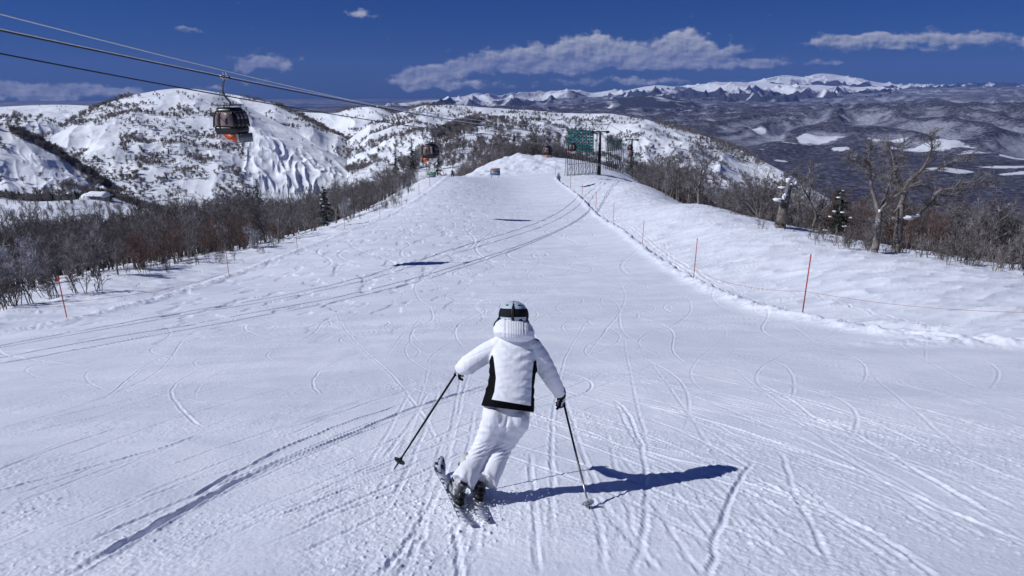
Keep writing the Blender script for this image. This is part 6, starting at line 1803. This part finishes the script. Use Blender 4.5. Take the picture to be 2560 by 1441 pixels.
    def shell(a0, a1, e0, e1, r, n=40, m=14, thick=.0):
        """patch of the helmet ellipsoid between azimuths and elevations (deg, azimuth 0 = back)"""
        V = []; F = []
        for q in (0, 1):
            for i in range(m + 1):
                e = R(e0 + (e1 - e0) * i / m)
                for k in range(n + 1):
                    a = R(a0 + (a1 - a0) * k / n)
                    d = np.array([math.sin(a) * math.cos(e) * .118, -math.cos(a) * math.cos(e) * .142, math.sin(e) * .118])
                    V.append(hc + (hx * d[0] + hy * d[1] + hz_ * d[2]) * (r - q * thick))
        s = (m + 1) * (n + 1); N_ = n + 1
        for i in range(m):
            for k in range(n):
                F.append((i * N_ + k, i * N_ + k + 1, i * N_ + N_ + k + 1, i * N_ + N_ + k)); F.append((s + i * N_ + N_ + k, s + i * N_ + N_ + k + 1, s + i * N_ + k + 1, s + i * N_ + k))
        for k in range(n):
            F.append((k, s + k, s + k + 1, k + 1)); F.append((m * N_ + k + 1, s + m * N_ + k + 1, s + m * N_ + k, m * N_ + k))
        for i in range(m):
            F.append((i * N_, i * N_ + N_, s + i * N_ + N_, s + i * N_)); F.append((i * N_ + n, s + i * N_ + n, s + i * N_ + N_ + n, i * N_ + N_ + n))
        return V, F
    hm = MB(); hm.add(*shell(-180, 180, -8, 90, 1.0, 48, 20, .12)); hm.add(*shell(-118, 118, -44, -8, 1.0, 40, 10, .12))
    helmet = hm.build('helmet', M['helmet_shell'], body, True)
    pd = MB(); pd.add(*shell(-122, 122, -58, -40, .97, 36, 6, .10)); pd.add(*shell(-180, 180, -6, 60, .90, 30, 8, .05)); pd.build('padding', M['black_fabric'], helmet, True)
    st = MB(); st.add(*shell(-150, 150, -3, 29, 1.022, 44, 6, .02)); st.add(*shell(62, 150, -30, 4, 1.018, 16, 6, .02)); st.add(*shell(-150, -62, -30, 4, 1.018, 16, 6, .02)); st.build('goggle_strap', M['black_fabric'], helmet, True)
    gg = MB(); gg.add(*shell(140, 220, -32, 20, 1.05, 24, 10, .08)); gg.build('goggle', M['goggle_lens'], helmet, True)
    cp = MB(); cp.add(*shell(-5, 5, -22, 40, 1.05, 6, 10, .03)); cp.add(*shell(-15, 15, -26, -17, 1.03, 10, 4, .02)); cp.add(*shell(-3, 3, 36, 56, 1.04, 4, 5, .02)); cp.build('strap_clip', M['black_plastic'], helmet, True)
    for a0, e0, wa, we in ((-34, -16, 9, 5.5), (34, -16, 9, 5.5), (-36, 46, 11, 4), (36, 46, 11, 4), (0, 68, 14, 3)):
        v = MB(); n = 14; V = []
        for q in (1.006, .985):
            for k in range(n):
                t_ = 2 * math.pi * k / n; a = R(a0 + wa * math.cos(t_)); e = R(e0 + we * math.sin(t_) + (.25 * wa * math.cos(t_) * (1 if a0 < 0 else -1) if e0 < 0 else 0))
                d = np.array([math.sin(a) * math.cos(e) * .118, -math.cos(a) * math.cos(e) * .142, math.sin(e) * .118]); V.append(hc + (hx * d[0] + hy * d[1] + hz_ * d[2]) * q)
        v.add(V, [tuple(range(n)), tuple(range(2 * n - 1, n - 1, -1))] + [(i, n + i, n + (i + 1) % n, (i + 1) % n) for i in range(n)]); v.build('vent', M['black_plastic'], helmet)

    # ---- gloves
    for (w, hh, pdir, back, sd, pos) in ((wrL, hL, pdL, [-.9, -.2, .4], 1, 'l'), (wrR, hR, pdR, [.9, -.2, .4], -1, 'r')):
        g = MB(); d = (hh - w) / np.linalg.norm(hh - w)
        g.tube([w - d * .05, w - d * .01, w + d * .03], [.054, .052, .040], 18); g.ball(w + d * .03, .042, n=14, m=10)
        hand_shape(g, w + d * .01, d, back, 1.15, side=sd)
        def ga(co, no, w=w, d=d, back=np.array(back) / np.linalg.norm(back)):
            s = (co - w) @ d; b = no @ back
            return {'panel': np.where(s > .04, (b - .25) * .02, -.01)}
        remesh(g, 'glove', .0045, 1, mats=two_tone('glove_cloth', (.010, .010, .012), (.62, .62, .70), rough=.6), parent=body, attr=ga)

    # ---- poles
    for tip, hh, pdv, lab in ((tipL, hL, pdL, 'left black ski pole held in the air with a dark basket'), (tipR, hR, pdR, 'right black ski pole planted in the snow')):
        o = empty('ski_pole', tip); tag(o, lab, 'ski pole', 'a pair of ski poles')
        top = hh - pdv * .05 - tip; L = np.linalg.norm(top); u_ = top / L
        s = MB(); s.tube([u_ * -.02, u_ * .02, u_ * L * .35, u_ * L], [.004, .0065, .0085, .0095], 10); s.build('shaft', M['pole_black'], o, True)
        if lab.startswith('right'):
            lo = MB(); lo.tube([u_ * .04, u_ * .32], [.0075, .0092], 10); lo.build('lower_shaft', M['steel'], o, True)
        g = MB(); g.tube([u_ * (L - .11), u_ * (L - .06), u_ * (L - .01), u_ * (L + .02)], [.013, .017, .015, .020], 12); g.build('grip', M['black_plastic'], o, True)
        bpt = MB(); fr = frame_of(u_); a = np.arange(24) * 2 * np.pi / 24
        ring_ = np.array([u_ * .055 + (fr[0] * math.cos(q) + fr[1] * math.sin(q)) * .042 for q in list(a) + [0]]); bpt.tube(ring_, .006, 6, cap=False)
        for q in range(6): bpt.tube([u_ * .065, u_ * .055 + (fr[0] * math.cos(q * 1.047) + fr[1] * math.sin(q * 1.047)) * .042], [.011, .006], 6)
        bpt.tube([u_ * .045, u_ * .085], [.016, .010], 10); bpt.build('basket', M['basket_clear'] if lab.startswith('right') else M['black_plastic'], o)

    # ---- boots, standing in the bindings
    for k, (c, f, up, si, o) in enumerate((sl, sr)):
        yo = (-.20, -.13)[k]
        def W(x, y, z): return c + si * x + f * (y + yo) + up * z
        def rg_(y, z, rx, ry, tilt=0): 
            v = f * math.cos(tilt) + up * math.sin(tilt); return (W(0, y, z), si, v, rx, ry)
        b = MB()
        b.loft([rg_(.03, .045, .044, .155), rg_(.03, .075, .049, .155), rg_(.01, .11, .049, .13), rg_(-.03, .145, .050, .09), rg_(-.035, .18, .052, .075)], 24, p=2.6)
        boot = b.build('boot', M['boot_grey'], body, True)
        cf = MB(); cf.loft([rg_(-.035, .14, .055, .080, .1), rg_(-.03, .20, .058, .078, .15), rg_(-.01, .27, .060, .074, .22), rg_(.015, .33, .062, .072, .25)], 24, p=2.3); cf.build('cuff', M['boot_white'], boot, True)
        sp_ = MB(); sp_.box((0, 0, 0), (.055, .022, .15), bev=.008); V = sp_.v[0]; sp_.v[0] = np.array([W(p[0], -.100 + p[1] + p[2] * .22, .205 + p[2] * .8) for p in V])
        sp_.build('spine', M['black_plastic'], boot)
        bl = MB()
        for z, y in ((.10, .06), (.135, .035), (.205, .0), (.255, .01)):
            for s in (-1, 1):
                bl = MB(); bl.box(W(s * .056, y, z), (.018, .018, .016), bev=.003)
                bl.tube([W(s * .056, y - .05, z - .008), W(s * .060, y, z), W(s * .045, y + .05, z + .012)], .006, 6)
                bl.build('buckle', M['black_plastic'], boot)
        so = MB(); V = []
        so.loft([rg_(.03, .028, .036, .158), rg_(.03, .046, .040, .158)], 20, p=3); so.build('sole', M['black_plastic'], boot)
    return sl, sr
M['skin'] = mat('skin', (.52, .33, .25), .55, .3, var=.1, vscale=20)
M['helmet_shell'] = mat('helmet_shell', (.50, .58, .66), .28, .5, var=.06, vscale=14, coat=.3)
M['goggle_lens'] = mat('goggle_lens', (.02, .025, .04), .08, .8)
M['pole_black'] = mat('pole_black', (.010, .010, .012), .3, .5, var=.4, vscale=20)
M['basket_clear'] = mat('basket_clear', (.42, .43, .48), .4, .4)
M['boot_grey'] = mat('boot_grey', (.07, .07, .075), .4, .45, color2=(.5, .52, .58), vscale=24, vlo=.47, vhi=.6)
M['boot_white'] = mat('boot_white', (.58, .59, .57), .4, .45, var=.08, vscale=10)
SKI_L, SKI_R = skier()

# fresh snow thrown up along the ski tails
def spray():
    rng = np.random.default_rng(9); mb = MB()
    for (c, f, up, si, o) in (SKI_L, SKI_R):
        for i in range(150):
            t = rng.uniform(-.72, .1); s = abs(rng.normal(0, .09)) + .03
            p = c + f * t + si * s * (1.0 if rng.uniform() < .8 else -.6) + rng.normal(0, .015, 3); z = float(g0(p[0], p[1]))
            hgt = abs(rng.normal(0, .035)) * math.exp(-s * 4)
            r = rng.uniform(.003, .007); mb.ball((p[0], p[1], z + hgt), r, n=5, m=4, lump=.5, seed=i)
    for i in range(70):
        p = SKI_R[0] + SKI_R[3] * rng.uniform(.1, .6) + SKI_R[1] * rng.uniform(-.4, .2); z = float(g0(p[0], p[1]))
        mb.ball((p[0], p[1], z + abs(rng.normal(0, .05))), rng.uniform(.002, .005), n=5, m=4)
    o = mb.build('snow_spray', M['snow_clump']); tag(o, kind='stuff')
spray()

# ---- three small skiers at the end of the run
def small_person(px, pyb, Hm, label, jc, pc, pose, D, board=False):
    b = gpix([px], [pyb])[0]; o_z = float(gz(b[0], b[1])[0]); b[2] = o_z
    mb = MB(); s = Hm / 1.72
    P = lambda x, y, z: np.array([x, y, z]) * s
    sp = pose
    limb(mb, [(P(0, 0, .92), .13 * s), (P(0, .03, 1.15), .13 * s), (P(0, .05, 1.38), .15 * s)]); limb(mb, [(P(0, .05, 1.42), .06 * s), (P(0, .06, 1.55), .06 * s)])
    mb.ball(P(0, .07, 1.62), (.10 * s, .115 * s, .125 * s), n=14, m=10); mb.ball(P(0, .18, 1.60), .02 * s, n=8, m=6)
    for k in (-1, 1):
        limb(mb, [(P(k * .09, 0, .90), .10 * s), (P(k * (.10 + sp * .06), .05, .48), .075 * s), (P(k * (.10 + sp * .14), -.02, .10), .07 * s)]); limb(mb, [(P(k * (.10 + sp * .14), -.06, .06), .06 * s), (P(k * (.10 + sp * .16), .14, .05), .05 * s)])
        e = P(k * .30, .06, 1.12); w = P(k * .26, .28, 1.02)
        limb(mb, [(P(k * .17, .04, 1.38), .07 * s), (e, .055 * s), (w, .045 * s)]); hand_shape(mb, w, [0, 1, -.1], [k, 0, .2], s, side=k)
    body = remesh(mb, 'person', .014 * s, 1, mats=jc); body.location = b; tag(body, label, 'person')
    # clothes: jacket and trousers over the body, a helmet
    j = MB(); limb(j, [(P(0, 0, .86), .165 * s), (P(0, .03, 1.15), .15 * s), (P(0, .05, 1.38), .165 * s)])
    for k in (-1, 1): limb(j, [(P(k * .17, .04, 1.38), .085 * s), (P(k * .30, .06, 1.12), .07 * s), (P(k * .265, .25, 1.03), .058 * s)])
    remesh(j, 'jacket', .018 * s, 1, mats=jc, parent=body)
    t = MB()
    for k in (-1, 1): limb(t, [(P(k * .085, 0, .90), .125 * s), (P(k * (.10 + sp * .06), .05, .48), .10 * s), (P(k * (.10 + sp * .14), -.02, .14), .10 * s)])
    remesh(t, 'trousers', .018 * s, 1, mats=pc, parent=body)
    h = MB(); h.ball(P(0, .065, 1.66), (.125 * s, .145 * s, .12 * s), n=14, m=10); h.build('helmet', M['black_plastic'], body, True)
    return body, b
M['lime'] = mat('lime_cloth', (.36, .55, .16), .7, .2, var=.15, vscale=6); M['teal'] = mat('teal_cloth', (.04, .36, .34), .7, .2, var=.15, vscale=6); M['dark_teal'] = mat('dark_teal_cloth', (.02, .15, .18), .7, .2, var=.15, vscale=6); M['navy'] = mat('navy_cloth', (.015, .03, .07), .7, .2)
P1, b1 = small_person(1131, 442, 1.72, 'distant skier all in black near the end of the run', M['black_fabric'], M['black_fabric'], 1.0, 186)
P2, b2 = small_person(1139, 433, 1.7, 'distant person in teal jacket and lime green trousers', M['teal'], M['lime'], .4, 205)
P3, b3 = small_person(1143, 432, 1.75, 'distant person in dark teal jacket beside the lime green trousers', M['dark_teal'], M['navy'], .3, 207)
for k, (p, b) in enumerate(((P1, b1),)):
    for s in (-1, 1):
        o = empty('ski', b + np.array([s * .26, .1, .03])); tag(o, 'ski under the distant skier in black, the %s one' % ('left' if s < 0 else 'right'), 'ski', 'skis of the distant skier in black')
        m = MB(); m.tube([(0, -.8, 0), (0, .7, 0), (0, .85, .08)], [.05, .05, .03], 6); m.build('ski_body', M['black_plastic'], o)
for b, lab in ((b2, 'snowboard under the person in lime green trousers'), (b3, 'snowboard under the person in dark teal jacket')):
    o = empty('snowboard', b + np.array([0, .04, .03])); tag(o, lab, 'snowboard')
    m = MB(); m.loft([(np.array([x, 0, z]), np.array([0, 1.0, 0]), np.array([0, 0, 1.0]), w, .012) for x, w, z in ((-.78, .05, .08), (-.70, .12, .03), (-.4, .14, 0), (0, .125, 0), (.4, .14, 0), (.70, .12, .03), (.78, .05, .08))], 12); m.build('board', M['black_plastic'], o)
